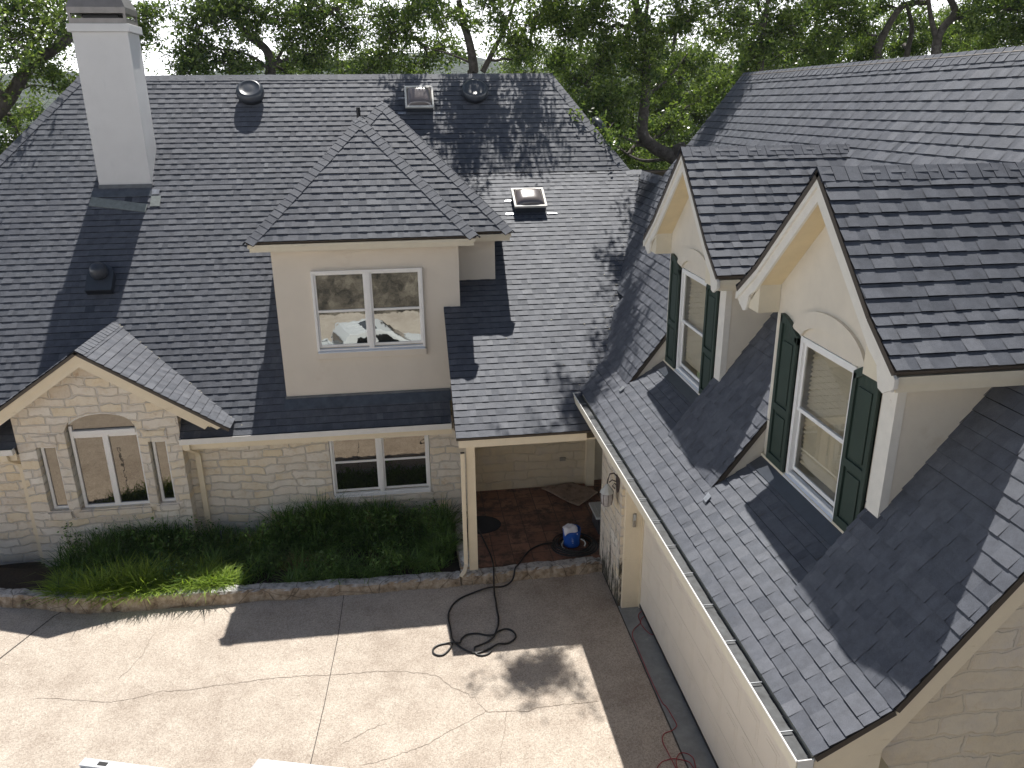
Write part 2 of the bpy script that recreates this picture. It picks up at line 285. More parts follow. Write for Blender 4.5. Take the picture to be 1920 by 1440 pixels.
# ------------------------------------------------------------------ mesh helpers
def setp(o, label=None, cat=None, group=None, kind=None):
    if label: o['label'] = label
    if cat: o['category'] = cat
    if group: o['group'] = group
    if kind: o['kind'] = kind
    return o
def empty(name, loc, rz=0):
    o = bpy.data.objects.new(name, None); o.location = loc; o.rotation_euler = (0, 0, rz); o.empty_display_size = .2; COL.objects.link(o); return o
bpy.context.view_layer.update()
ROOTINV = {}
class MB:
    def __init__(s, fr=None): s.v = []; s.f = []; s.tone = []; s.fr = fr; s.mi = []
    def P(s, p): return tuple(s.fr(*p)) if s.fr else tuple(p)
    def face(s, pts, tone=.5, mi=0):
        n = len(s.v); s.v += [s.P(p) for p in pts]; s.f.append(tuple(range(n, n+len(pts)))); s.tone.append(tone); s.mi.append(mi)
    def box(s, a0, a1, b0, b1, c0, c1, tone=.5, mi=0):
        n = len(s.v)
        s.v += [s.P(p) for p in [(a0, b0, c0), (a1, b0, c0), (a1, b1, c0), (a0, b1, c0), (a0, b0, c1), (a1, b0, c1), (a1, b1, c1), (a0, b1, c1)]]
        for q in [(0, 3, 2, 1), (4, 5, 6, 7), (0, 1, 5, 4), (1, 2, 6, 5), (2, 3, 7, 6), (3, 0, 4, 7)]:
            s.f.append(tuple(n+i for i in q)); s.tone.append(tone); s.mi.append(mi)
    def prism(s, poly, off):           # poly: list of 3d points, off: extrusion vector
        n = len(s.v); k = len(poly); off = np.array(off)
        s.v += [s.P(tuple(p)) for p in poly] + [s.P(tuple(np.array(p)+off)) for p in poly]
        s.f.append(tuple(range(n, n+k))); s.f.append(tuple(range(n+2*k-1, n+k-1, -1)))
        for i in range(k): j = (i+1) % k; s.f.append((n+i, n+k+i, n+k+j, n+j))
        s.tone += [.5]*(k+2); s.mi += [0]*(k+2)
    def tube(s, pts, r, seg=8, r1=None, cap=True):
        pts = [np.array(p, float) for p in pts]; n0 = len(s.v); k = len(pts); up = np.array([0, 0, 1.])
        for i, p in enumerate(pts):
            d = pts[min(i+1, k-1)] - pts[max(i-1, 0)]; L = np.linalg.norm(d); d = d/L if L > 1e-9 else np.array([0, 0, 1.])
            a = np.cross(d, up if abs(d[2]) < .95 else np.array([1., 0, 0])); a /= np.linalg.norm(a); b = np.cross(d, a)
            rr = r if r1 is None else r+(r1-r)*i/(k-1)
            for j in range(seg):
                t = 2*math.pi*j/seg; s.v.append(s.P(tuple(p+rr*(math.cos(t)*a+math.sin(t)*b))))
        for i in range(k-1):
            for j in range(seg):
                j2 = (j+1) % seg; s.f.append((n0+i*seg+j, n0+i*seg+j2, n0+(i+1)*seg+j2, n0+(i+1)*seg+j)); s.tone.append(.5); s.mi.append(0)
        if cap:
            s.f.append(tuple(n0+j for j in range(seg))); s.f.append(tuple(n0+(k-1)*seg+j for j in reversed(range(seg)))); s.tone += [.5, .5]; s.mi += [0, 0]
    def lathe(s, prof, c=(0, 0, 0), seg=24, sx=1, sy=1):   # prof (r,z)
        n0 = len(s.v)
        for r, z in prof:
            for j in range(seg):
                t = 2*math.pi*j/seg; s.v.append(s.P((c[0]+r*sx*math.cos(t), c[1]+r*sy*math.sin(t), c[2]+z)))
        for i in range(len(prof)-1):
            for j in range(seg):
                j2 = (j+1) % seg; s.f.append((n0+i*seg+j, n0+i*seg+j2, n0+(i+1)*seg+j2, n0+(i+1)*seg+j)); s.tone.append(.5); s.mi.append(0)
        s.f.append(tuple(n0+j for j in reversed(range(seg)))); s.f.append(tuple(n0+(len(prof)-1)*seg+j for j in range(seg))); s.tone += [.5, .5]; s.mi += [0, 0]
    def clusters(s):
        par = list(range(len(s.v)))
        def find(a):
            while par[a] != a: par[a] = par[par[a]]; a = par[a]
            return a
        for f in s.f:
            r = find(f[0])
            for i in f[1:]: par[find(i)] = r
        comp = {}
        for i, f in enumerate(s.f): comp.setdefault(find(f[0]), []).append(i)
        cs = list(comp.values())
        if len(cs) < 2 or len(cs) > 140: return None
        V = np.array(s.v); bb = []
        for c in cs:
            ix = [k for i in c for k in s.f[i]]; bb.append((V[ix].min(0)-.012, V[ix].max(0)+.012))
        cp = list(range(len(cs)))
        def fc(a):
            while cp[a] != a: a = cp[a]
            return a
        for i in range(len(cs)):
            for j in range(i):
                if np.all(bb[i][0] <= bb[j][1]) and np.all(bb[j][0] <= bb[i][1]): cp[fc(i)] = fc(j)
        out = {}
        for i in range(len(cs)): out.setdefault(fc(i), []).extend(cs[i])
        return list(out.values())
    def build(s, name, mat, parent=None, bevel=0, smooth=False, recalc=True, split=True):
        if parent is not None and split and recalc is not None and not (mat == 'shingle') and name != 'blind' and name != 'roof_deck':
            cl = s.clusters()
            if cl and 1 < len(cl) <= 16:
                first = None
                for c in cl:
                    q = MB(); mp = {}
                    for i in sorted(c):
                        for k in s.f[i]:
                            if k not in mp: mp[k] = len(q.v); q.v.append(s.v[k])
                        q.f.append(tuple(mp[k] for k in s.f[i])); q.tone.append(s.tone[i]); q.mi.append(s.mi[i])
                    o = q.build(name, mat, parent, bevel, smooth, recalc, split=False); first = first or o
                return first
        me = bpy.data.meshes.new(name); me.from_pydata(s.v, [], s.f); me.validate()
        mats = mat if isinstance(mat, (list, tuple)) else [mat]
        for q in mats: me.materials.append(M[q] if isinstance(q, str) else q)
        if len(s.f) == len(me.polygons):
            at_ = me.attributes.new('tone', 'FLOAT', 'FACE'); at_.data.foreach_set('value', s.tone)
            if len(mats) > 1: me.polygons.foreach_set('material_index', s.mi)
        if recalc:
            import bmesh
            bm = bmesh.new(); bm.from_mesh(me); bmesh.ops.recalc_face_normals(bm, faces=bm.faces)
            bm.to_mesh(me); bm.free()
        if smooth: me.polygons.foreach_set('use_smooth', [True]*len(me.polygons))
        o = bpy.data.objects.new(name, me); COL.objects.link(o)
        if parent is not None:
            o.parent = parent; mw = Matrix.Identity(4); p = parent
            chain = []
            while p is not None: chain.append(p.matrix_basis @ Matrix.Identity(4)); p = p.parent
            for c in reversed(chain): mw = mw @ c
            if not (mw == Matrix.Identity(4)): me.transform(mw.inverted())
        if bevel:
            bv = o.modifiers.new('bevel', 'BEVEL'); bv.width = bevel; bv.segments = 2; bv.limit_method = 'ANGLE'; bv.angle_limit = math.radians(40)
        return o
def struct(o, label=None): o['kind'] = 'structure'; return o
# frames: front-facing wall (faces -Y) at Y0: (x, out, z);  side-facing wall (faces -X) at X0: (y, out, z)
def frY(Y0): return lambda u, d, z: (u, Y0-d, z)
def frX(X0): return lambda u, d, z: (X0-d, u, z)

# ------------------------------------------------------------------ shingles
EXP = .1465
def clip(poly, cl):
    out = poly
    k = len(cl)
    for i in range(k):
        ax, ay = cl[i]; bx, by = cl[(i+1) % k]; res = []
        if not out: return []
        for j in range(len(out)):
            p = out[j]; q = out[(j+1) % len(out)]
            sp = (bx-ax)*(p[1]-ay)-(by-ay)*(p[0]-ax); sq = (bx-ax)*(q[1]-ay)-(by-ay)*(q[0]-ax)
            if sp >= -1e-9: res.append(p)
            if (sp > 1e-9 and sq < -1e-9) or (sp < -1e-9 and sq > 1e-9):
                t = sp/(sp-sq); res.append((p[0]+t*(q[0]-p[0]), p[1]+t*(q[1]-p[1])))
        out = res
    return out
_rows = {}
def row_tabs(seed, k):
    key = (seed, k)
    if key not in _rows:
        r = random.Random(seed*1000003+k*7919); x = -20+r.random()*.3; L = []
        hi = r.random() < .5
        while x < 26:
            wd = r.uniform(.075, .20); L.append((x, x+wd, hi, min(1, max(0, (r.gauss(.52, .08) if hi else r.gauss(.43, .08)))))); x += wd; hi = not hi if r.random() < .85 else hi
        _rows[key] = L
    return _rows[key]
def shingles(mb, under, poly, O, U, seed=1, tmul=1.0):
    """poly: convex list of 3-D points on one slope; O: point on the eave line; U: unit horizontal direction of the courses"""
    P = [np.array(p, float) for p in poly]; U = np.array(U, float); O = np.array(O, float)
    n = np.zeros(3)
    for i in range(1, len(P)-1): n += np.cross(P[i]-P[0], P[i+1]-P[0])
    n /= np.linalg.norm(n)
    if n[2] < 0: n = -n
    V = np.cross(n, U); V /= np.linalg.norm(V)
    if V[2] < 0: V = -V
    uv = [(float(np.dot(p-O, U)), float(np.dot(p-O, V))) for p in P]
    area = sum(uv[i][0]*uv[(i+1) % len(uv)][1]-uv[(i+1) % len(uv)][0]*uv[i][1] for i in range(len(uv)))
    if area < 0: uv = uv[::-1]
    W = lambda u, v, h: O+U*u+V*v+n*h
    under.prism([W(u, v, -.012) for u, v in uv], -n*.05)
    v0 = math.floor(min(v for _, v in uv)/EXP); v1 = math.ceil(max(v for _, v in uv)/EXP)
    umin = min(u for u, _ in uv); umax = max(u for u, _ in uv)
    for k in range(v0, v1):
        a, b = k*EXP, (k+1)*EXP
        jr = random.Random(seed*77+k).uniform(-.004, .004)
        for (x0, x1, hi, tone) in row_tabs(seed, k):
            if x1 < umin or x0 > umax: continue
            c = clip([(x0, a+jr), (x1, a+jr), (x1, b), (x0, b)], uv)
            if len(c) < 3: continue
            t = (.0175 if hi else .011)*tmul
            hh = lambda v: .001+(t-.001)*max(0, min(1, 1-(v-a)/EXP))
            mb.face([W(u, v, hh(v)) for u, v in c], tone)
            lo = [q for q in c if q[1] < a+jr+1e-4]
            if len(lo) >= 2:
                ua = min(q[0] for q in lo); ub = max(q[0] for q in lo)
                mb.face([W(ua, a+jr, -.012), W(ub, a+jr, -.012), W(ub, a+jr, t), W(ua, a+jr, t)], 0.0)  # butt edge coloured near black to deepen the shadow line under each course
def caps(mb, A, B, n1, n2, wd=.15, seed=3, step=.14, lift=.012):
    """cap shingles from the low end A to the high end B over the two slopes with normals n1, n2"""
    wd = wd*1.18; A = np.array(A, float); B = np.array(B, float); L = np.linalg.norm(B-A); D = (B-A)/L
    n1 = np.array(n1, float)/np.linalg.norm(n1); n2 = np.array(n2, float)/np.linalg.norm(n2)
    d1 = np.cross(D, n1); d2 = np.cross(D, n2); mid = n1+n2; mid /= np.linalg.norm(mid)
    if np.dot(d1, mid) > 0: d1 = -d1
    if np.dot(d2, mid) > 0: d2 = -d2
    r = random.Random(seed); s = 0
    while s < L:
        e = min(L, s+step+.01); t = r.uniform(.50, .72); l0 = lift+r.uniform(.008, .012); l1 = lift+.003
        w_ = wd*r.uniform(.97, 1.03); sh = r.uniform(-.006, .006)
        a = A+D*s; b = A+D*e
        for d, nn in ((d1, n1), (d2, n2)):
            p = [a+mid*l0, a+d*w_+nn*l0, b+d*w_+nn*l1, b+mid*l1]
            mb.face(p, t)
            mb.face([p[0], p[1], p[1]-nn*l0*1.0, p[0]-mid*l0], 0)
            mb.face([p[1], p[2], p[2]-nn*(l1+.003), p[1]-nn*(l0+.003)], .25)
        s += step

# ------------------------------------------------------------------ HOUSE
house = empty('house', (-1, 16, 0))
setp(house, 'L-shaped stone and stucco house with dark shingle roofs, dormers, chimney and garage wing', 'house')
ZE, YE = 2.28, 13.9
def zm(Y): return Y-11.62                  # main front slope
def zp(Y): return 2.94+.557*(Y-11.7)       # porch slope
def zg(X): return 3.37+.62*(X-2.81) if X < 3.4 else 3.736+1.37*(X-3.4)
YK = 18.18; ZK = zp(YK)
# --- main roof
mb, un = MB(), MB(); O = (0, YE+.03, zm(YE+.03)); U = (1, 0, 0)
def ym(pts): return [(x, y, zm(y)) for x, y in pts]
y0 = YE+.03
shingles(mb, un, ym([(-4.30, y0), (.66, y0), (.66, 14.2), (-4.30, 14.2)]), O, U, 1)
shingles(mb, un, ym([(-12.3, y0), (-7.10, y0), (-7.10, 14.2), (-12.06, 14.2)]), O, U, 1)
shingles(mb, un, ym([(-12.06, 14.2), (.66, 14.2), (.66, YK), (-8.85, YK)]), O, U, 1)
shingles(mb, un, ym([(-8.85, YK), (5.16, YK), (3.71, 20.32), (-7.14, 20.32)]), O, U, 1)
roof = mb.build('roof', 'shingle', house, recalc=False); un.build('roof_deck', 'drip_brown', roof)
# hip end right, back slopes
mb, un = MB(), MB()
shingles(mb, un, [(5.16, YK, ZK), (5.16, 22.46, ZK), (3.71, 20.32, 8.7)], (5.16, 18, ZK), (0, 1, 0), 2)
shingles(mb, un, [(3.71, 20.32, 8.7), (-7.14, 20.32, 8.7), (-12.3, 26.74, ZE), (8.0, 26.74, ZE)], (0, 26.74, ZE), (1, 0, 0), 3)
shingles(mb, un, [(-7.14, 20.32, 8.7), (-12.3, 13.93, 2.31), (-12.3, 26.74, 2.31)], (-12.3, 20, 2.31), (0, 1, 0), 4)
shingles(mb, un, [(5.16, YK, ZK), (12, YK, ZK), (12, 21.5, 4.6), (5.16, 21.5, 4.6)], (5, 21.5, 4.6), (1, 0, 0), 5)
r2 = mb.build('roof', 'shingle', house, recalc=False); un.build('roof_deck', 'drip_brown', r2)
mb = MB()
nm = (0, -1, 1)
caps(mb, (-7.2, 20.32, 8.7), (3.75, 20.32, 8.7), nm, (0, 1, 1), .14, 1, .2)
caps(mb, (5.16, YK, ZK), (3.71, 20.32, 8.7), nm, (1.48, 0, 1), .15, 2)
caps(mb, (-12.3, 13.93, 2.31), (-7.14, 20.32, 8.7), nm, (-1.24, 0, 1), .15, 3)
caps(mb, (5.44, YK, ZK), (5.05, YK, ZK), (0, -.557, 1), (0, 1, 1), .16, 4)
caps(mb, (5.44, 18.3, zg(5.44)), (5.44, 16.62, zg(5.44)), (-1.37, 0, 1), (1, 0, .6), .16, 6)
mb.build('ridge_cap', 'shingle', roof, recalc=False)
# --- porch roof
mb, un = MB(), MB()
pp = [(.62, 11.7), (3.15, 11.7), (5.40, YK), (.62, YK)]
shingles(mb, un, [(x, y, zp(y)+.002) for x, y in pp], (0, 11.7, zp(11.7)), (1, 0, 0), 11, .8)
pr = mb.build('porch_roof', 'shingle', house, recalc=False); un.build('roof_deck', 'drip_brown', pr)
mb = MB(); mb.prism([(.70, 14.5, zp(14.5)-.06), (.70, 11.75, zp(11.75)-.06), (.70, 11.75, zp(11.75)-.2), (.70, 13.95, 2.2), (.70, 14.5, 2.8)], (.04, 0, 0)); mb.build('porch_roof_cheek', 'drip_brown', pr)
# --- garage wing roof
D = [(6.90, 5.87, 7.95), (10.57, 9.55, 11.62)]     # dormer centre, near corner Y, far corner Y
YN = 4.30
mb, un = MB(), MB()
def gx(pts): return [(x, y, zg(x)) for x, y in pts]
def lowp(pts): return [(x, y, 3.37+.62*(x-2.81)) for x, y in pts]
OL = (2.81, 0, 3.37); OS = (3.4, 0, 3.736-.0); UY = (0, 1, 0)
shingles(mb, un, lowp([(2.815, YN), (3.4, YN), (3.4, 14.0), (2.815, 12.6)]), OL, UY, 21)
for c, a, b in D: shingles(mb, un, lowp([(3.4, a), (4.02, a), (4.02, b), (3.4, b)]), OL, UY, 21)
# steep slope
def stp(pts): return [(x, y, 3.736+1.37*(x-3.4)) for x, y in pts]
OS2 = (3.4, 0, 3.736)
for a, b in ((YN, 5.87), (7.95, 9.55), (11.62, 14.2)): shingles(mb, un, stp([(3.4, a), (4.0, a), (4.0, b), (3.4, b)]), OS2, UY, 22)
for a, b in ((YN, 5.97), (7.85, 9.65), (11.52, 15.6)): shingles(mb, un, stp([(4.0, a), (5.0, a), (5.0, b+(1.85 if b > 15 else 0)), (4.0, b)]), OS2, UY, 22)
shingles(mb, un, stp([(5.0, YN), (5.44, YN), (5.44, 18.25), (5.0, 17.45)]), OS2, UY, 22)
shingles(mb, un, stp([(5.44, YN), (6.91, YN), (6.91, 16.3), (5.44, 16.62)]), OS2, UY, 22)
shingles(mb, un, [(5.44, 16.6, zg(5.44)), (5.44, 18.3, zg(5.44)), (5.0, 18.3, zg(5.0)), (5.0, 16.6, zg(5.0))], OS2, UY, 22)
gr = mb.build('garage_roof', 'shingle', house, recalc=False)
un.build('roof_deck', 'drip_brown', gr)
mb, un = MB(), MB()
ZR = 3.736+1.37*(6.91-3.4)
shingles(mb, un, [(6.91, YN, ZR), (6.91, 16.3, ZR), (11, 16.3, ZR-5.6), (11, YN, ZR-5.6)], (11, 0, ZR-5.6), UY, 23)
o = mb.build('garage_roof', 'shingle', house, recalc=False); un.build('roof_deck', 'drip_brown', o)
mb = MB(); caps(mb, (6.91, YN, ZR), (6.91, 16.3, ZR), (-1.37, 0, 1), (1.37, 0, 1), .15, 8, .16); mb.build('ridge_cap', 'shingle', gr, recalc=False)
# --- gable over the bay
mb, un = MB(), MB()
GX, GZ, GY, GS = -5.70, 4.12, 13.72, .67
zr = GZ-GS*2.36
shingles(mb, un, [(GX, GY, GZ), (GX+2.36, GY, zr), (GX+2.36, zr+11.62, zr), (GX, GZ+11.62, GZ)], (GX+2.36, 0, zr), UY, 31)
shingles(mb, un, [(GX, GY, GZ), (GX-2.36, GY, zr), (GX-2.36, zr+11.62, zr), (GX, GZ+11.62, GZ)], (GX-2.36, 0, zr), UY, 32)
gb = mb.build('gable_roof', 'shingle', house, recalc=False); un.build('roof_deck', 'drip_brown', gb)
mb = MB(); caps(mb, (GX, GY, GZ), (GX, GZ+11.6, GZ), (-GS, 0, 1), (GS, 0, 1), .13, 9, .15); mb.build('ridge_cap', 'shingle', gb, recalc=False)
mb = MB()
for s in (1, -1):
    e = 2.05
    for (yy, th, t0, t1, ee) in ((GY+.02, .03, .055, .16, 2.22), (GY+.05, .03, .16, .30, 2.0)):
        mb.prism([(GX, yy, GZ-t0), (GX+s*ee, yy, GZ-t0-GS*ee), (GX+s*(ee-.09), yy, GZ-t1-GS*(ee-.09)), (GX, yy, GZ-t1)], (0, th, 0))
mb.build('rake_board', 'trim_cream', gb)
mb = MB()
for s in (1, -1): mb.prism([(GX, GY+.08, GZ-.22), (GX+s*2.0, GY+.08, GZ-.22-GS*2.0), (GX+s*2.0, 14.02, GZ-.22-GS*2.0), (GX, 14.02, GZ-.22)], (0, 0, .03))
mb.build('soffit', 'soffit', gb)

# --- upper dormer (two hipped volumes)
mb = MB()
mb.box(-2.40, .93, 14.41, 18, 2.75, 5.66); mb.box(-2.2, 1.67, 15.05, 18.5, 3.3, 5.655)
ud = mb.build('dormer', 'stucco_tan', house); ud['label'] = 'tan stucco upper dormer with pyramid roofs'
mb, un = MB(), MB()
def hip(mb, un, x0, x1, yf, z, xa, yback, seed):
    h = (x1-x0)/2; xa = (x0+x1)/2; ya = yf+h; za = z+h
    shingles(mb, un, [(x0, yf, z), (x1, yf, z), (xa, ya, za)], (x0, yf, z), (1, 0, 0), seed)
    shingles(mb, un, [(x1, yf, z), (x1, yback, z), (xa, yback+h, za), (xa, ya, za)], (x1, yf, z), UY, seed+1)
    shingles(mb, un, [(x0, yf, z), (x0, yback, z), (xa, yback+h, za), (xa, ya, za)], (x0, yf, z), UY, seed+2)
    return xa, ya, za
F1 = (-2.74, 1.24, 14.05, 5.82); F2 = (-2.64, 1.96, 14.65, 5.79)
a1 = hip(mb, un, *F1, 0, 14.9, 41); a2 = hip(mb, un, *F2, 0, 17.42, 45)
dr = mb.build('dormer_roof', 'shingle', ud, recalc=False); un.build('roof_deck', 'drip_brown', ud)
mb = MB()
caps(mb, (F1[1], F1[2], F1[3]), a1, nm, (1, 0, 1), .14, 12); caps(mb, (F1[0], F1[2], F1[3]), a1, nm, (-1, 0, 1), .14, 13)
caps(mb, a1, (a1[0], 16.85, a1[2]), (1, 0, 1), (-1, 0, 1), .14, 14)
caps(mb, (F2[1], F2[2], F2[3]), a2, nm, (1, 0, 1), .14, 15); caps(mb, (F2[0]+1.6, F2[2]+1.6, F2[3]+1.6), a2, nm, (-1, 0, 1), .14, 16)
caps(mb, a2, (a2[0], 19.75, a2[2]), (1, 0, 1), (-1, 0, 1), .14, 17)
mb.build('ridge_cap', 'shingle', ud, recalc=False)
mb = MB()
for (x0, x1, yf, z) in (F1, F2):
    for (t0, t1, ins) in ((.055, .115, .02), (.115, .185, .045)):
        z0, z1 = z-t1, z-t0
        mb.box(x0+ins, x1-ins, yf+ins, yf+ins+.03, z0, z1); mb.box(x1-ins-.03, x1-ins, yf+ins+.03, 16.2, z0, z1); mb.box(x0+ins, x0+ins+.03, yf+ins+.03, 16.2, z0, z1)
mb.build('fascia', 'fascia_cream', ud)
mb = MB(); mb.box(F1[0]+.08, F1[1]-.08, F1[2]+.08, 14.40, 5.665, 5.68); mb.box(.94, F1[1]-.08, 14.42, 15.0, 5.665, 5.68); mb.box(F1[0]+.08, -2.41, 14.42, 15.5, 5.665, 5.68); mb.box(1.0, F2[1]-.08, F2[2]+.08, 15.04, 5.66, 5.675); mb.build('soffit', 'soffit', ud)
mb = MB()
mb.prism([(-2.46, 14.25, zm(14.25)+.02), (.69, 14.25, zm(14.25)+.02), (.69, 14.395, zm(14.395)+.045), (-2.43, 14.395, zm(14.395)+.045)], (0, .004, .004))
mb.box(-2.42, .68, 14.385, 14.408, zm(14.40)+.03, zm(14.4)+.07)
mb.build('flashing', 'flash_metal', ud)

# --- windows
def dh_window(parent, fr, x0, x1, z0, z1, glass, units=2, mull=.07, sill=True, recess=-.03, blinds=False, sill_mat='sill_sky_tint', ft=.045, mid=None):
    """double hung window, x0..x1 outer frame, fr maps (u, out, z)"""
    b = MB(fr); d0, d1 = recess, recess+.07
    b.box(x0, x1, d0, d1, z1-ft, z1); b.box(x0, x0+ft, d0, d1, z0, z1-ft); b.box(x1-ft, x1, d0, d1, z0, z1-ft); b.box(x0+ft, x1-ft, d0, d1-.01, z0, z0+ft*.6)
    W = (x1-x0-2*ft-(units-1)*mull)/units; g = MB(fr); bl = MB(fr); inn = MB(fr)
    zm_ = (z0+z1)/2 if mid is None else mid
    for i in range(units):
        a = x0+ft+i*(W+mull); c = a+W
        if i < units-1: b.box(c, c+mull, d0, d1, z0+.03, z1-ft)
        zb, zt = z0+ft*.6+.03, z1-ft; s = .035
        for (p, q, dd) in ((zb, zm_+.015, d0+.005), (zm_-.015, zt, d0+.025)):
            b.box(a, a+s, dd, dd+.02, p, q); b.box(c-s, c, dd, dd+.02, p, q); b.box(a+s, c-s, dd, dd+.02, p, p+s*(1.3 if p == zb else .9)); b.box(a+s, c-s, dd, dd+.02, q-s*.9, q)
            g.face([(a+s, dd+.008, p+s), (c-s, dd+.008, p+s), (c-s, dd+.008, q-s*.9), (a+s, dd+.008, q-s*.9)])
        b.box(a, c, d0+.03, d0+.052, zm_-.022, zm_+.02)
        if blinds:
            inn.box(a-.1, c+.1, -.5, -.46, z0-.1, z1+.1)
            zz = z0+.15; 
            while zz < z1-.05:
                bl.prism([(a+.06, -.10, zz), (c-.02, -.10, zz), (c-.02, -.135, zz+.042), (a+.06, -.135, zz+.042)], (0, .002, .002)); zz += .05
    w = b.build('window', 'window_vinyl', parent, bevel=.004)
    g.build('pane', glass, w, recalc=False)
    if blinds: bl.build('blind', 'blind', w); inn.build('room_wall', 'room_dark', w)
    if sill:
        s = MB(fr); s.prism([(x0+.01, d1+.03, z0-.025), (x0+.01, d0+.02, z0+.035), (x0+.01, d0+.02, z0-.03), (x0+.01, d1+.03, z0-.04)], (x1-x0-.02, 0, 0)); s.build('sill', sill_mat, w)
    return w
uw = dh_window(house, frY(14.41), -1.74, .25, 3.73, 5.22, 'glass_upper', recess=.0, mull=.09)
uw['label'] = 'white double window mirroring a parked pickup'
mb = MB(frY(14.41)); mb.box(-1.76, .27, .0, .055, 3.56, 3.69); mb.build('stucco_sill', 'stucco_tan', uw, bevel=.01)
lw = dh_window(house, frY(14.29), -1.69, .22, .76, 2.16, 'glass_lower', recess=-.08, mull=.09, sill_mat='window_vinyl')
mb = MB(frY(14.29)); mb.box(-1.75, .27, -.03, .04, .60, .72); mb.build('stone_sill', 'stone_front', lw, bevel=.012)

# --- stone walls
def wall_with_holes(fr, x0, x1, zb, zt, holes, th=.25):
    """grid wall in (u,out,z) with rectangular openings; top may be function"""
    b = MB(fr); xs = sorted({x0, x1, *[h[0] for h in holes], *[h[1] for h in holes]})
    for i in range(len(xs)-1):
        a, c = xs[i], xs[i+1]; hs = sorted([h for h in holes if h[0] <= a+1e-6 and h[1] >= c-1e-6], key=lambda h: h[2]); z = zb
        for h in hs:
            b.box(a, c, -th, 0, z, h[2]); z = h[3]
        b.box(a, c, -th, 0, z, zt)
    return b
b = wall_with_holes(frY(14.29), -4.31, .93, -.4, 2.32, [(-1.70, .23, .72, 2.2)])
b.box(-12.2, -7.09, -.25, 0, -.4, 2.32); b.build('stone_wall', 'stone_front', house)
# bay wall with arched opening
b = MB(frY(14.0)); TH = .28
def arch_z(x, x0, x1, zs, rise):
    c = (x0+x1)/2; hw = (x1-x0)/2; return zs+rise*math.sqrt(max(0, 1-((x-c)/hw)**2*.999))*1.0
def top_z(x): return GZ-.25-GS*abs(x-GX)
BX0, BX1 = -7.10, -4.30
holes = [(-6.80, -6.46, 1.0, 2.28, 0), (-6.27, -5.03, .98, 2.55, .33), (-4.88, -4.56, 1.0, 2.27, 0)]
xs = sorted({BX0, BX1, GX, *[h[0] for h in holes], *[h[1] for h in holes], *list(np.linspace(-6.27, -5.03, 15))})
for i in range(len(xs)-1):
    a, c = xs[i], xs[i+1]; h = [h for h in holes if h[0] <= a+1e-6 and h[1] >= c-1e-6]
    def seg(za, zc, ta, tc):
        b.prism([(a, 0, za), (c, 0, zc), (c, 0, tc), (a, 0, ta)], (0, -TH, 0))
    if not h: seg(-.4, -.4, top_z(a), top_z(c))
    else:
        h = h[0]; seg(-.4, -.4, h[2], h[2])
        if h[4]: seg(arch_z(a, h[0], h[1], h[3], h[4]), arch_z(c, h[0], h[1], h[3], h[4]), top_z(a), top_z(c))
        else: seg(h[3], h[3], top_z(a), top_z(c))
bw = b.build('bay_wall', 'stone_front', house)
mb = MB(frY(14.0)); mb.box(-6.84, -6.42, 0, .02, 2.30, 2.50); mb.box(-4.92, -4.52, 0, .02, 2.29, 2.49)
mb.box(-6.84, -6.42, 0, .04, .83, .97); mb.box(-6.3, -5.0, 0, .05, .83, .96); mb.box(-4.92, -4.50, 0, .04, .86, .98)
mb.build('stone_lintel', 'stone_front', bw, bevel=.012)
# bay windows
def fixed(parent, fr, x0, x1, z0, z1, s=.05, d=-.14):
    b = MB(fr); b.box(x0, x1, d, d+.05, z1-s, z1); b.box(x0, x1, d, d+.05, z0, z0+s); b.box(x0, x0+s, d, d+.05, z0+s, z1-s); b.box(x1-s, x1, d, d+.05, z0+s, z1-s)
    w = b.build('window', 'window_vinyl', parent, bevel=.004); g = MB(fr); g.face([(x0+s, d+.02, z0+s), (x1-s, d+.02, z0+s), (x1-s, d+.02, z1-s), (x0+s, d+.02, z1-s)]); g.build('pane', 'glass_lower', w, recalc=False); return w
fixed(house, frY(14.0), -6.76, -6.46, 1.0, 2.28); fixed(house, frY(14.0), -4.84, -4.56, 1.0, 2.27)
fr = frY(14.0); b = MB(fr); x0, x1, z0, zs = -6.22, -5.03, .98, 2.48; d = -.14; s = .055
b.box(x0, x1, d, d+.05, z0, z0+s); b.box(x0, x0+s, d, d+.05, z0+s, 2.62); b.box(x1-s, x1, d, d+.05, z0+s, 2.62)
b.box(x0+s, x1-s, d-.01, d+.09, 2.44, 2.53); xm = (x0+x1)/2; b.box(xm-.05, xm+.05, d, d+.06, z0+s, 2.44); b.box(x0+s, xm-.05, d+.01, d+.04, 2.38, 2.44); b.box(xm+.05, x1-s, d+.01, d+.04, 2.38, 2.44)
pts = [(x, arch_z(x, -6.27, -5.03, 2.55, .33)) for x in np.linspace(x0+.01, x1-.01, 18)]
for i in range(17):
    (a, za), (c, zc) = pts[i], pts[i+1]; b.prism([(a, d, za-.05), (c, d, zc-.05), (c, d, zc+.02), (a, d, za+.02)], (0, .05, 0))
w = b.build('window', 'window_vinyl', house, bevel=.003); w['label'] = 'large arched window of the bay'
g = MB(fr); g.face([(x0+s, d+.02, z0+s), (xm-.05, d+.02, z0+s), (xm-.05, d+.02, 2.38), (x0+s, d+.02, 2.38)]); g.face([(xm+.05, d+.02, z0+s), (x1-s, d+.02, z0+s), (x1-s, d+.02, 2.38), (xm+.05, d+.02, 2.38)])
g.face([(x0+s, d+.02, 2.53), (x1-s, d+.02, 2.53)]+[(x, d+.02, z-.04) for x, z in reversed(pts)]); g.build('pane', 'glass_lower', w, recalc=False)
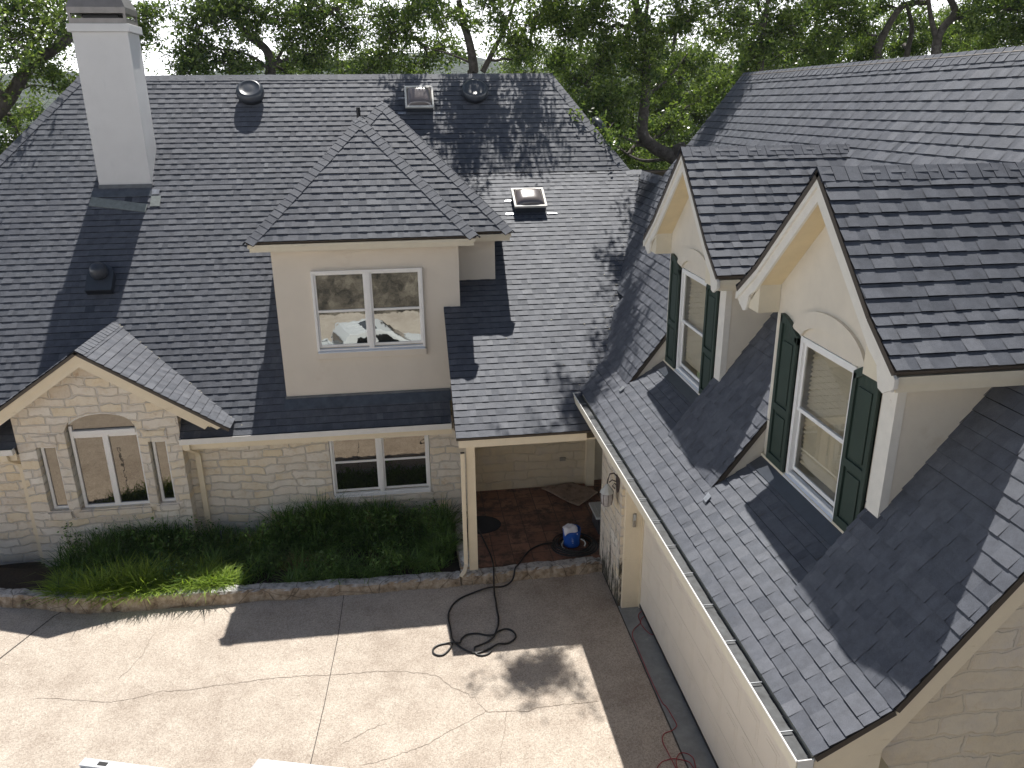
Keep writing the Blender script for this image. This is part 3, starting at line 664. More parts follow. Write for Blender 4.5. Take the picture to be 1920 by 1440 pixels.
# --- porch walls
b = MB(); b.box(.6, 3.56, 15.15, 15.35, .0, 3.6); b.box(.70, .92, 14.54, 15.15, 0, 3.5); b.build('stone_wall', 'stone_porch', house)
b = MB(); b.box(3.56, 3.74, 15.02, 15.35, .2, 3.6); b.build('corner_board', 'trim_cream', house)
b = MB(); b.box(3.74, 6, 15.3, 15.4, .2, 3.6); b.build('stucco_wall', 'stucco_light', house)
b = MB(); b.prism([(.7, 12.2, zp(12.2)-.3), (3.2, 12.2, zp(12.2)-.3), (3.2, 15.15, zp(15.15)-1.5), (.7, 15.15, zp(15.15)-1.5)], (0, 0, .04)); b.build('porch_ceiling', 'trim_cream', house)
b = MB(frX(3.5)); b.box(3.02, 3.1, 0, .1, .8, .9)
b = MB(); b.box(3.00, 3.13, 15.125, 15.15, .79, .87); b.build('outlet', 'plastic_grey', house)
b = MB(); b.box(.66, 2.78, 11.74, 11.80, zp(11.7)-.19, zp(11.7)-.06); b.box(.78, 3.2, 12.10, 12.24, zp(11.7)-.20, zp(11.7)-.02); b.build('porch_beam', 'trim_cream', house, bevel=.006)
b = MB(); b.box(.67, 3.2, 11.81, 12.09, zp(11.7)-.20, zp(11.7)-.18); b.build('soffit', 'trim_cream', house)
b = MB(); b.box(.80, .95, 12.12, 12.26, .2, zp(11.7)-.21); b.build('porch_post', 'trim_cream', house, bevel=.006)
def downspout(pts, w_=.075, dd=.055, name='downspout', label=None, mat='trim_cream'):
    b = MB(); P_ = [np.array(p, float) for p in pts]
    for i in range(len(P_)):
        pass
    n0 = 0
    for i, p in enumerate(P_):
        d = P_[min(i+1, len(P_)-1)]-P_[max(i-1, 0)]; d /= np.linalg.norm(d); a = np.array([1., 0, 0]); a = a-d*np.dot(a, d); a /= np.linalg.norm(a); c = np.cross(d, a)
        for (s, t) in ((-1, -1), (1, -1), (1, 1), (-1, 1)): b.v.append(tuple(p+a*s*w_/2+c*t*dd/2))
    for i in range(len(P_)-1):
        for j in range(4): k = (j+1) % 4; b.f.append((4*i+j, 4*i+k, 4*i+4+k, 4*i+4+j))
    b.f.append((3, 2, 1, 0)); k = 4*(len(P_)-1); b.f.append((k, k+1, k+2, k+3)); b.tone = [.5]*len(b.f); b.mi = [0]*len(b.f)
    o = b.build(name, mat, house, bevel=.005)
    if label: o['label'] = label
    return o
downspout([(-4.18, 13.90, 2.22), (-4.18, 13.90, 2.12), (-4.16, 14.05, 2.02), (-4.12, 14.20, 1.92), (-4.11, 14.24, 1.84), (-4.11, 14.24, .0)], .10, .06)
downspout([(-7.30, 13.90, 2.22), (-7.29, 13.90, 2.12), (-7.28, 14.05, 2.02), (-7.24, 14.20, 1.92), (-7.22, 14.24, 1.84), (-7.22, 14.24, -.25)], .10, .06)
ds = downspout([(.735, 12.10, 2.50), (.735, 12.10, .42), (.735, 12.08, .36), (.70, 11.98, .29), (.63, 11.90, .24)], .07, .06, label='white downspout with open top beside the porch post')
b = MB(); b.box(.702, .768, 12.072, 12.128, 2.502, 2.508); b.build('downspout_opening', 'black', ds)
# gutters
def gutterX(x0, x1, y, z):
    b = MB(); b.box(x0, x1, y, y+.012, z-.11, z); b.box(x0, x1, y+.012, y+.11, z-.11, z-.10); b.box(x0, x0+.01, y+.012, y+.11, z-.10, z); b.box(x1-.01, x1, y+.012, y+.11, z-.10, z); b.box(x0, x1, y-.012, y, z-.02, z+.004)
    return b
g = gutterX(-4.29, .66, 13.84, 2.335).build('gutter', 'gutter_white', house, bevel=.003)
b = MB(); b.box(-4.28, .66, 13.953, 13.975, 2.08, 2.26); b.box(-4.3, .7, 13.98, 14.29, 2.16, 2.18); b.box(-12, -7.12, 13.953, 13.975, 2.08, 2.26); b.box(-12, -7.1, 13.98, 14.29, 2.16, 2.18); b.build('fascia', 'trim_cream', house)
gutterX(-12, -7.12, 13.84, 2.335).build('gutter', 'gutter_white', house, bevel=.003)
b = MB(); x = 2.68; zz = 3.35
b.box(x-.004, x+.008, YN, 12.42, zz-.010, zz+.004); b.box(x+.012, 2.82, YN, YN+.01, zz-.11, zz); b.box(x+.012, 2.82, 12.41, 12.42, zz-.11, zz); b.box(x+.012, 2.83, YN, 12.42, zz-.12, zz-.11)
gg = b.build('gutter', 'gutter_white', house); gg['label'] = 'long white-lipped gutter along the garage eave'
b = MB(); b.box(x, x+.006, YN, 12.42, zz-.12, zz-.011); b.build('gutter_face', 'fascia_cream', gg)
b = MB(); b.box(x+.008, 2.815, YN+.012, 12.405, zz-.105, zz-.035); b.build('gutter_guard', 'gutter_in', gg)
b = MB()
for k in range(15):
    yy = YN+.3+k*.56; b.box(x+.008, 2.80, yy, yy+.007, zz-.012, zz-.004)
b.build('gutter_hanger', 'flash_galv', gg, split=True)
# garage walls, fascia, jamb, door
b = MB(); b.box(2.835, 2.86, YN+.05, 13.0, 3.08, 3.33); b.build('fascia', 'fascia_cream', house)
b = MB(); b.box(2.862, 3.5, YN+.06, 12.4, 3.09, 3.11); b.build('soffit', 'soffit', house)
b = MB(); b.box(3.20, 3.50, 10.97, 12.30, -.1, 3.2); b.box(3.50, 3.9, 12.15, 12.3, -.1, 3.2); b.build('stone_wall', 'stone_side', house)['label'] = 'mold-streaked stone wall end beside the garage door'
b = MB(); b.box(3.245, 3.53, 10.90, 10.968, .012, 3.08); b.box(3.53, 3.60, 10.86, 10.968, .012, 3.08); b.build('door_jamb', 'trim_cream', house, bevel=.004)
b = MB(); DX = 3.55; DY0, DY1 = 4.95, 10.855
b.box(DX, DX+.05, DY0, DY1, .10, 2.75)
ncol = 12; nrow = 5; cw = (DY1-DY0)/ncol; rh = 2.65/nrow
for i in range(ncol):
    for j in range(nrow):
        y0_, y1_ = DY0+i*cw+.07, DY0+(i+1)*cw-.07; z0_, z1_ = .10+j*rh+.09, .10+(j+1)*rh-.09
        b.prism([(DX, y0_, z0_), (DX, y1_, z0_), (DX, y1_, z1_), (DX, y0_, z1_)], (-.003, 0, 0)); b.prism([(DX-.003, y0_+.05, z0_+.045), (DX-.003, y1_-.05, z0_+.045), (DX-.003, y1_-.05, z1_-.045), (DX-.003, y0_+.05, z1_-.045)], (-.004, 0, 0))
for j in range(nrow): b.box(DX-.005, DX, DY0, DY1, .10+j*rh-.004, .10+j*rh+.004)
gd = b.build('garage_door', 'door_paint', house, bevel=.003)
b = MB(); b.box(DX-.01, DX+.06, DY0, DY1, .05, .098); b.build('door_shadow_strip', 'black', gd)  # black strip standing for the shadow under the door
b = MB(); b.box(DX+.051, DX+.3, YN+.52, 10.9, 2.76, 3.1); b.box(3.25, DX+.05, YN+.26, DY0, 0, 3.1); b.build('stucco_wall', 'trim_cream', house)
b = MB(); b.box(DX+.06, 10.5, 4.82, 10.9, -.05, .02); b.build('garage_floor', 'concrete_grey', house)
# gable end of garage, near camera
b = MB()
prof = [(3.24, 0), (3.24, 3.2), (3.4, 3.60), (6.91, ZR-.3), (10.6, 3.4), (10.6, 0)]
b.prism([(x, 4.50, z) for x, z in prof], (0, .3, 0)); b.build('stone_wall', 'stone_gable', house)['label'] = 'stone gable end of the garage wing'
b = MB(); b.prism([(x, 16.25, z) for x, z in [(5.44, 5.9), (5.5, 6.4), (6.91, ZR-.1), (10.6, 3.6), (5.6, 3.6)]], (0, -.2, 0)); b.box(3.9, 10.8, 12.4, 12.5, 0, 3.4); b.build('stucco_wall', 'stucco_light', house)
b = MB()
for (yy, t0, t1) in ((YN+.01, .065, .20), (YN+.035, .20, .40)):
    L1 = [(2.83, zg(2.83)), (3.4, 3.736), (6.91, ZR), (11, ZR-5.6)]
    for (p, q) in zip(L1[:-1], L1[1:]): b.prism([(p[0], yy, p[1]-t0), (q[0], yy, q[1]-t0), (q[0], yy, q[1]-t1), (p[0], yy, p[1]-t1)], (0, .03, 0))
b.prism([(2.845, YN+.045, .3), (3.36, YN+.045, .3), (3.40, YN+.045, 3.36), (2.845, YN+.045, 3.25)], (0, .30, 0))
b.build('rake_board', 'trim_cream', gr)
b = MB(); b.prism([(3.3, YN+.07, 3.40), (6.91, YN+.07, ZR-.40), (6.91, 4.51, ZR-.40), (3.3, 4.51, 3.40)], (0, 0, .02)); b.build('soffit', 'soffit', gr)

# --- garage dormers
def gdormer(c, a, bq, tag_):
    rk = 3.70; za, zk, ze = 7.43, 6.36, 6.02; hk, he = 1.11, 1.55
    fr = frX(4.0); w = MB(fr); zt = za-.30
    zb = 3.95
    wc0 = (a+bq)/2-.05; hy0, hy1, hz0, hz1 = wc0-.535, wc0+.535, 3.37+.62*(3.995-2.81)+.05, 5.725
    def tz(y): return float(np.interp(y, [a, c-.93, c, c+.93, bq], [6.25, 6.38, 7.28, 6.38, 6.25]))
    ys = sorted({a, bq, c-.93, c, c+.93, hy0, hy1}); ys = [y for y in ys if a <= y <= bq]
    for i in range(len(ys)-1):
        p, q = ys[i], ys[i+1]
        if p >= hy0-1e-6 and q <= hy1+1e-6:
            w.prism([(p, 0, zb), (q, 0, zb), (q, 0, hz0), (p, 0, hz0)], (0, -.16, 0)); w.prism([(p, 0, hz1), (q, 0, hz1), (q, 0, tz(q)), (p, 0, tz(p))], (0, -.16, 0))
        else: w.prism([(p, 0, zb), (q, 0, zb), (q, 0, tz(q)), (p, 0, tz(p))], (0, -.16, 0))
    o_y = (a, bq)
    # side walls
    sw = a-.19
    w.prism([(a, -.003, 4.0), (a, -.16, 4.0), (a, -.16, 5.84), (a, -.003, 5.84)], (sw+.12-a, 0, 0))
    for (y, s) in ((sw, 1), (bq, -1)):
        w.prism([(y, -.055, zb), (y, -1.45, 5.2), (y, -1.45, 5.9), (y, -.055, 5.9)] if s > 0 else [(y, -.16, zb), (y, -1.45, 5.2), (y, -1.45, 5.9), (y, -.16, 5.9)], (.10*s, 0, 0))
    dm = w.build('dormer', 'stucco_light', house, split=False); dm['label'] = tag_
    mb, un = MB(), MB()
    gxb = lambda z: 3.4+(z-3.736)/1.37
    for s in (-1, 1):
        ye, yk = c+s*he, c+s*hk
        shingles(mb, un, [(rk, yk, zk), (gxb(zk), yk, zk), (gxb(za), c, za), (rk, c, za)], (rk, yk, zk), (1, 0, 0), int(50+c*3+s), 1.1)
        shingles(mb, un, [(rk, ye, ze), (gxb(ze), ye, ze), (gxb(zk), yk, zk), (rk, yk, zk)], (rk, ye, ze), (1, 0, 0), int(80+c*3+s), 1.1)
    mb.build('dormer_roof', 'shingle', dm, recalc=False); un.build('roof_deck', 'drip_brown', dm)
    mb = MB(); caps(mb, (rk-.01, c, za), (gxb(za)+.02, c, za), (0, -1, 1), (0, 1, 1), .13, 5, .13); mb.build('ridge_cap', 'shingle', dm, recalc=False)
    b = MB()
    for (xx, t0, t1, dh) in ((rk+.005, .065, .15, .0), (rk+.03, .15, .29, .06)):
        for s in (-1, 1):
            P_ = [(c, za), (c+s*hk, zk), (c+s*(he-dh), ze+ (dh*.77))]
            for (p, q) in zip(P_[:-1], P_[1:]): b.prism([(xx, p[0], p[1]-t0), (xx, q[0], q[1]-t0), (xx, q[0], q[1]-t1+(.05 if t1 > .2 and q is P_[-1] else 0)), (xx, p[0], p[1]-t1*1.0)], (.028, 0, 0))
    for s in (-1, 1):
        ye = c+s*he; b.prism([(rk+.031, ye-s*.02, ze-.06), (rk+.031, ye-s*.02, ze-.15), (rk+.031, ye-s*.17, ze-.24), (rk+.031, ye-s*.24, ze-.22), (rk+.031, ye-s*.30, ze-.05)], (.026, 0, 0))
    b.build('rake_board', 'trim_white', dm)
    b = MB()
    for s in (-1, 1):
        ye = c+s*he; yw = a if s < 0 else bq; y1 = ye-s*.03
        b.box(rk+.06, 5.2, min(y1, y1-s*.03), max(y1, y1-s*.03), ze-.13, ze-.06); b.box(rk+.07, 5.2, min(y1-s*.03, y1-s*.06), max(y1-s*.03, y1-s*.06), ze-.20, ze-.131)
        b.prism([(rk+.06, ye-s*.085, ze-.19), (rk+.06, yw, ze-.19), (rk+.06, yw, ze+.24), (rk+.06, ye-s*.40, ze+.18), (rk+.06, ye-s*.085, ze-.04)], (3.998-rk-.06, 0, 0))
    b.build('fascia', 'fascia_cream', dm)
    b = MB()
    for s in (-1, 1):
        yw = a if s < 0 else bq; ye = c+s*(he-.1)
        b.box(4.0, 5.3, min(yw+s*.0, ye), max(yw, ye), ze-.185, ze-.165)
        b.prism([(rk+.06, c, za-.28), (rk+.06, c+s*hk, zk-.28), (3.999, c+s*hk, zk-.28), (3.999, c, za-.28)], (0, 0, .02))
        b.prism([(rk+.06, c+s*hk, zk-.28), (rk+.06, c+s*(he-.3), ze-.09), (3.999, c+s*(he-.3), ze-.09), (3.999, c+s*hk, zk-.28)], (0, 0, .02))
    b.build('soffit', 'soffit', dm)
    b = MB(); b.box(3.978, 4.06, sw-.006, a-.002, 4.1, 5.83); b.box(4.002, 4.17, bq+.001, bq+.018, 4.2, 5.83); b.build('corner_board', 'trim_white', dm)
    # arch band over window
    b = MB(fr); wc = (a+bq)/2-.05
    for i in range(20):
        t0, t1 = math.pi*(.06+.88*i/20), math.pi*(.06+.88*(i+1)/20)
        Pq = lambda t, hw, rs: (wc+hw*math.cos(t), 0, 5.70+rs*math.sin(t))
        b.prism([Pq(t0, .50, .20), Pq(t1, .50, .20), Pq(t1, .70, .37), Pq(t0, .70, .37)], (0, .035, 0))
    b.build('arch_trim', 'stucco_light', dm)
    # flashing apron at wall foot + bottom board
    zf = 3.37+.62*(3.995-2.81)
    b = MB(); b.prism([(3.83, a+.01, zf-.082), (3.83, bq-.01, zf-.082), (3.995, bq-.01, zf+.022), (3.995, a+.01, zf+.022)], (0, 0, .006)); b.build('flashing', 'metal_dark', dm)
    b = MB(); b.box(3.965, 3.999, a, bq, zf+.012, zf+.045); b.build('base_board', 'fascia_cream', dm)
    # window
    y0_, y1_ = wc-.53, wc+.53
    wd = dh_window(house, fr, y0_, y1_, zf+.06, 5.72, 'glass_see', units=1, recess=-.06, blinds=True, ft=.055)
    # cut: dark opening backing so wall is open -> use window in front of wall
    for s in (-1, 1):
        yi = wc+s*.545; yo = wc+s*.95; zbm = zf+.05
        lo, hi_ = min(yi, yo), max(yi, yo)
        def topz(y): t = (y-yi)/(yo-yi); return 5.70+.16*math.sin(t*math.pi/2)
        N = 8; b = MB(fr)
        for i in range(N):
            ya, yb = yi+(yo-yi)*i/N, yi+(yo-yi)*(i+1)/N
            b.prism([(ya, .0, zbm), (yb, .0, zbm), (yb, .0, topz(yb)-.03), (ya, .0, topz(ya)-.03)], (0, .022, 0))
        # frame rails
        b.box(lo, lo+.055, .0, .045, zbm, topz(lo)-.01); b.box(hi_-.055, hi_, .0, .045, zbm, topz(hi_)-.01)
        b.box(lo+.055, hi_-.055, .0, .045, zbm, zbm+.09); b.box(lo+.055, hi_-.055, .0, .045, zbm+.62, zbm+.70)
        for i in range(N):
            ya, yb = yi+(yo-yi)*i/N, yi+(yo-yi)*(i+1)/N
            b.prism([(ya, .0, topz(ya)-.09), (yb, .0, topz(yb)-.09), (yb, .0, topz(yb)), (ya, .0, topz(ya))], (0, .045, 0))
        # raised fields
        for (p, q) in ((zbm+.13, zbm+.58), (zbm+.74, 5.58)):
            b.box(lo+.095, hi_-.095, .02, .036, p, q)
        b.build('shutter', 'shutter_green', house, bevel=.004)
    return dm
gdormer(D[0][0], D[0][1], D[0][2], 'nearer gabled garage dormer'); gdormer(D[1][0], D[1][1], D[1][2], 'farther gabled garage dormer')
# cheeks under the steep slope beside the dormer pockets
b = MB()
for (c, a, q) in D:
    for y, s in ((a, -1), (q, 1)):
        b.prism([(3.42, y+s*.015, 3.72), (4.0, y+s*.015, 4.07), (4.0, y+s*.015, 3.736+1.37*.6-.05)], (0, .02*s, 0))
b.build('roof_cheek', 'stucco_light', house)
b = MB(); b.box(2.835, 3.5, 12.45, 12.6, 2.9, 3.3); b.build('stucco_wall', 'trim_cream', house)

# --- chimney
b = MB(); b.box(-6.35, -5.29, 18.06, 18.80, 5.9, 9.45)
ch = b.build('chimney', 'stucco_grey', house, bevel=.01); ch['label'] = 'tall pale grey stucco chimney'
b = MB(); b.box(-6.41, -5.23, 18.0, 18.86, 9.45, 9.60); b.build('crown', 'stucco_grey', ch, bevel=.01)
b = MB(); X0, X1, Y0, Y1 = -6.36, -5.28, 18.05, 18.81
b.box(X0, X1, Y0, Y1, 9.60, 9.70)
for (x, y) in ((X0, Y0), (X1-.05, Y0), (X0, Y1-.05), (X1-.05, Y1-.05)): b.box(x, x+.05, y, y+.05, 9.70, 9.79)
b.box(X0-.01, X1+.01, Y0-.01, Y1+.01, 9.79, 9.90)
n = len(b.v); zc = 10.75; b.v += [(X0-.01, Y0-.01, 9.90), (X1+.01, Y0-.01, 9.90), (X1+.01, Y1+.01, 9.90), (X0-.01, Y1+.01, 9.90), (X0+.33, Y0+.3, zc), (X1-.33, Y0+.3, zc), (X1-.33, Y1-.3, zc), (X0+.33, Y1-.3, zc)]
for q in [(0, 1, 5, 4), (1, 2, 6, 5), (2, 3, 7, 6), (3, 0, 4, 7), (4, 5, 6, 7)]: b.f.append(tuple(n+i for i in q)); b.tone.append(.5); b.mi.append(0)
b.build('chimney_cap', 'cap_bronze', ch)
b = MB(); b.box(X0+.2, X1-.2, Y0+.2, Y1-.2, 9.70, 9.79); b.build('flue', 'black', ch)
def on_main(x, y, up=.02): return (x, y, zm(y)+up)
b = MB(); b.prism([on_main(-6.48, 17.86), on_main(-5.16, 17.86), on_main(-5.16, 17.97), on_main(-6.48, 17.97)], (0, 0, .008)); b.box(-6.36, -5.28, 18.035, 18.055, 6.36, 6.50); b.build('flashing', 'flash_metal', ch)
b = MB(); b.prism([on_main(-5.27, 17.88, .035), on_main(-5.12, 17.88, .035), on_main(-5.12, 17.97, .035), on_main(-5.27, 17.97, .035)], (0, 0, .01)); b.build('flashing', 'flash_galv', ch)
b = MB(); b.prism([on_main(-6.50, 17.70, .03), on_main(-5.36, 17.56, .03), on_main(-5.33, 17.70, .03), on_main(-6.47, 17.86, .03)], (0, 0, .008)); b.prism([on_main(-5.28, 17.66, .032), on_main(-5.08, 17.66, .032), on_main(-5.08, 17.85, .032), on_main(-5.28, 17.85, .032)], (0, 0, .008)); b.build('flashing', 'flash_dull', ch)

# --- roof accessories
def slopeframe(x, y, z, n, yaw=None):
    n = np.array(n, float); n /= np.linalg.norm(n); u = np.array([1., 0, 0]); u = u-n*np.dot(u, n); u /= np.linalg.norm(u); v = np.cross(n, u); o = np.array([x, y, z], float)
    return lambda a, b, c: tuple(o+u*a+v*b+n*c)
def skylight(x, y, z, n, w_, h_):
    fr = slopeframe(x, y, z, n); b = MB(fr); t = .045; a, c = w_/2, h_/2
    b.box(-a+.02, a-.02, -c+.02, c-.02, 0, .14)
    sk = b.build('skylight', 'metal_dark', house)
    b = MB(fr); b.box(-a, a, -c, -c+t, .14, .19); b.box(-a, a, c-t, c, .14, .19); b.box(-a, -a+t, -c+t, c-t, .14, .19); b.box(a-t, a, -c+t, c-t, .14, .19); b.build('frame', 'trim_white', sk, bevel=.006)
    b = MB(fr); N = 16; n0 = 0
    for i in range(N+1):
        for j in range(N+1):
            p, q = -1+2*i/N, -1+2*j/N; b.v.append(fr(p*(a-t), q*(c-t), .15+.13*((1-p**4)*(1-q**4))**.6))
    for i in range(N):
        for j in range(N): k = i*(N+1)+j; b.f.append((k, k+N+1, k+N+2, k+1)); b.tone.append(.5); b.mi.append(0)
    b.build('dome', 'dome', sk, smooth=True)
    b = MB(fr); b.prism([(-a-.18, -c-.05, .02), (-a, -c-.05, .02), (-a, -c+.0, .02), (-a-.18, -c, .02)], (0, 0, .004)); b.prism([(a+.01, -c-.06, .02), (a+.24, -c-.05, .02), (a+.14, -c-.02, .02), (a+.01, -c-.01, .02)], (0, 0, .004)); b.prism([(-a-.16, c*.3, .02), (-a, c*.3, .02), (-a, c*.3+.035, .02), (-a-.14, c*.3+.03, .02)], (0, 0, .004)); b.build('flashing', 'flash_galv', sk)
    return sk
s1 = skylight(.47, 19.70, zm(19.70), nm, .66, .66); s1['label'] = 'upper square domed skylight near the ridge'
s2 = skylight(2.65, 17.15, zp(17.15), (0, -.557, 1), .70, .66); s2['label'] = 'lower square domed skylight on the porch roof'
def dome_vent(x, y, z, n, r=.31):
    fr = slopeframe(x, y, z, n); b = MB(fr); b.lathe([(r*.85, 0), (r*.85, .10), (r, .105), (r*1.0, .18), (r*.93, .235), (r*.78, .27), (r*.70, .275), (r*.66, .262), (r*.3, .27), (.01, .275)], seg=32)
    return b.build('roof_vent', 'metal_dark', house, smooth=True, bevel=0)
dome_vent(-3.34, 19.85, zm(19.85), nm)['label'] = 'round dark roof vent left of the skylight'
dome_vent(1.78, 19.83, zm(19.83), nm)['label'] = 'round dark roof vent right of the skylight'
dome_vent(4.62, 19.5, 7.35, (1.48, 0, 1))['label'] = 'round roof vent behind the right hip'
fr = slopeframe(-6.02, 16.42, zm(16.42), nm); b = MB(fr)
b.box(-.25, .25, -.34, -.30, .0, .16); b.prism([(-.25, -.34, .16), (.25, -.34, .16), (.25, .08, .17), (.17, .24, .17), (0, .30, .17), (-.17, .24, .17), (-.25, .08, .17)], (0, 0, -.16))
tv = b.build('roof_vent', 'metal_dark', house, bevel=.01); tv['label'] = 'hooded turbine vent in the chimney shadow'
b = MB(fr); b.lathe([(.155, .17), (.165, .22), (.165, .27), (.15, .33), (.11, .38), (.06, .405), (.005, .41)], c=(0, .05, 0), seg=28); b.build('vent_dome', 'metal_dark', tv, smooth=True)
b = MB(); b.tube([(-.93, 19.33, 7.6), (-.93, 19.33, 7.98)], .045, 12); b.build('vent_pipe', 'black', house)
# small clips and a torn strip on the garage roof
b = MB(); z1 = 3.37+.62*(3.02-2.81)
b.prism([(3.32, 7.86, 3.70), (3.24, 7.80, 3.65), (3.24, 7.72, 3.65), (3.32, 7.76, 3.70)], (0, 0, .03)); b.prism([(3.32, 11.60, 3.70), (3.24, 11.55, 3.65), (3.24, 11.48, 3.65), (3.32, 11.5, 3.70)], (0, 0, .03)); b.build('metal_clip', 'flash_galv', gr)

# --- wall lamp, keypad
fr = frX(3.20); b = MB(fr); b.prism([(11.27, 0, 2.34), (11.21, 0, 2.44), (11.15, 0, 2.34), (11.12, 0, 2.24), (11.15, 0, 2.10), (11.21, 0, 2.02), (11.27, 0, 2.10), (11.30, 0, 2.24)], (0, .025, 0))
lp = b.build('wall_lamp', 'iron', house, bevel=.004)
b = MB()
b.tube([(3.18, 11.21, 2.30), (3.12, 11.21, 2.38), (3.05, 11.21, 2.37), (3.02, 11.21, 2.28), (3.01, 11.21, 2.18)], .012, 6); b.tube([(3.18, 11.21, 2.14), (3.13, 11.21, 2.20), (3.10, 11.21, 2.15), (3.14, 11.21, 2.10)], .01, 6); b.tube([(3.17, 11.21, 2.22), (3.09, 11.21, 2.26), (3.04, 11.21, 2.22)], .01, 6); b.build('lamp_bracket', 'iron', lp)
b = MB(); b.lathe([(.012, 2.20), (.03, 2.18), (.115, 2.06), (.12, 2.05)], c=(3.01, 11.21, 0), seg=8); b.build('lamp_cap', 'lid_grey', lp)
b = MB(); b.lathe([(.095, 2.05), (.10, 1.95), (.085, 1.84), (.05, 1.80)], c=(3.01, 11.21, 0), seg=14); b.build('lamp_glass', 'frost_glass', lp, smooth=True)
b = MB(); 
for k in range(8):
    t = math.pi*2*k/8; c_, s_ = math.cos(t), math.sin(t); b.tube([(3.01+.10*c_, 11.21+.10*s_, 2.05), (3.01+.107*c_, 11.21+.107*s_, 1.95), (3.01+.09*c_, 11.21+.09*s_, 1.84)], .005, 5)
b.build('lamp_cage', 'iron', lp)
b = MB(); b.box(3.365, 3.425, 10.872, 10.899, 1.55, 1.80); kp = b.build('keypad', 'plastic_grey', house, bevel=.012); kp['label'] = 'small two-part keypad on the garage jamb'
b = MB(); b.box(3.372, 3.418, 10.866, 10.873, 1.68, 1.785); b.build('keypad_cover', 'lid_grey', kp, bevel=.006)

# ------------------------------------------------------------------ SETTING
def sheet(poly, z, name, mat, th=0):
    b = MB()
    if th: b.prism([(x, y, z) for x, y in poly], (0, 0, -th))
    else: b.face([(x, y, z) for x, y in poly])
    o = b.build(name, mat); o['kind'] = 'structure'; return o
# ground sheet reaching the horizon, lower away from the house, with a near slope behind the camera
def ground():
    b = MB(); N = 90; R = np.concatenate([-np.geomspace(1500, 14, 45), np.linspace(-12, 12, 13), np.geomspace(14, 1500, 45)])
    yy = np.concatenate([-np.geomspace(600, 8, 20), np.linspace(-6, 26, 17), np.geomspace(28, 1700, 50)])
    def h(x, y):
        z = -.35
        if y > 26: z -= min(1., (y-26)/120)*14 
        if x < -14: z -= min(1., (-14-x)/100)*10
        if y < -4: z += min(10, (-4-y)*.5)
        return z+(math.sin(x*.31)+math.sin(y*.27+x*.1))*.12*(1 if abs(x) > 14 or y > 27 or y < -8 else 0)
    for x in R:
        for y in yy: b.v.append((x, y, h(x, y)))
    for i in range(len(R)-1):
        for j in range(len(yy)-1): k = i*len(yy)+j; b.f.append((k, k+len(yy), k+len(yy)+1, k+1)); b.tone.append(.5); b.mi.append(1 if yy[j] < 2 and abs(R[i]) < 60 else 0)
    o = b.build('ground', ['ground', 'dry_slope'], smooth=True); o['kind'] = 'structure'
ground()
def hills():
    b = MB(); xs = np.linspace(-1700, 1700, 120); ys = np.linspace(520, 1250, 26)
    def h(x, y):
        t = (y-520)/730; r = math.sin(min(1, t*1.25)*math.pi/2)
        prof = 66+15*math.sin(x*.0042+1.0)+9*math.sin(x*.011+2)+5*math.sin(x*.03)+(18 if x < -200 else 0)*math.exp(-((x+430)/160)**2)
        return -18+r*prof*(.97+.03*math.sin(x*.05+y*.04))
    for x in xs:
        for y in ys: b.v.append((x, y, h(x, y)))
    for i in range(len(xs)-1):
        for j in range(len(ys)-1): k = i*len(ys)+j; b.f.append((k, k+len(ys), k+len(ys)+1, k+1)); b.tone.append(.5); b.mi.append(0)
    o = b.build('hills', 'hill', smooth=True); o['kind'] = 'structure'
hills()
dw = sheet([(-15, -3.2), (3.19, -3.2), (3.19, 12.3), (-15, 13.2)], 0.0, 'driveway', 'driveway', .3)
sheet([(3.205, -1.5), (3.62, -1.5), (3.62, 12.0), (3.205, 12.0)], .012, 'garage_apron', 'concrete_grey', .2)
def strip(pts, wd, z, rnd=0, seed=0):
    b = MB(); r = random.Random(seed); P_ = []
    for i in range(len(pts)-1):
        a, c = np.array(pts[i], float), np.array(pts[i+1], float); n = max(1, int(np.linalg.norm(c-a)/.05)) if rnd else 1
        for k in range(n): P_.append(a+(c-a)*k/n+np.array([r.gauss(0, rnd), r.gauss(0, rnd)]))
    P_.append(np.array(pts[-1], float)); L, R_ = [], []
    for i, p in enumerate(P_):
        d = P_[min(i+1, len(P_)-1)]-P_[max(i-1, 0)]; d = d/(np.linalg.norm(d)+1e-9); q = np.array([-d[1], d[0]]); w_ = wd*(r.uniform(.4, 1.4) if rnd else 1)
        L.append(p+q*w_/2); R_.append(p-q*w_/2)
    for i in range(len(P_)-1): b.face([(*L[i], z), (*L[i+1], z), (*R_[i+1], z), (*R_[i], z)])
    return b
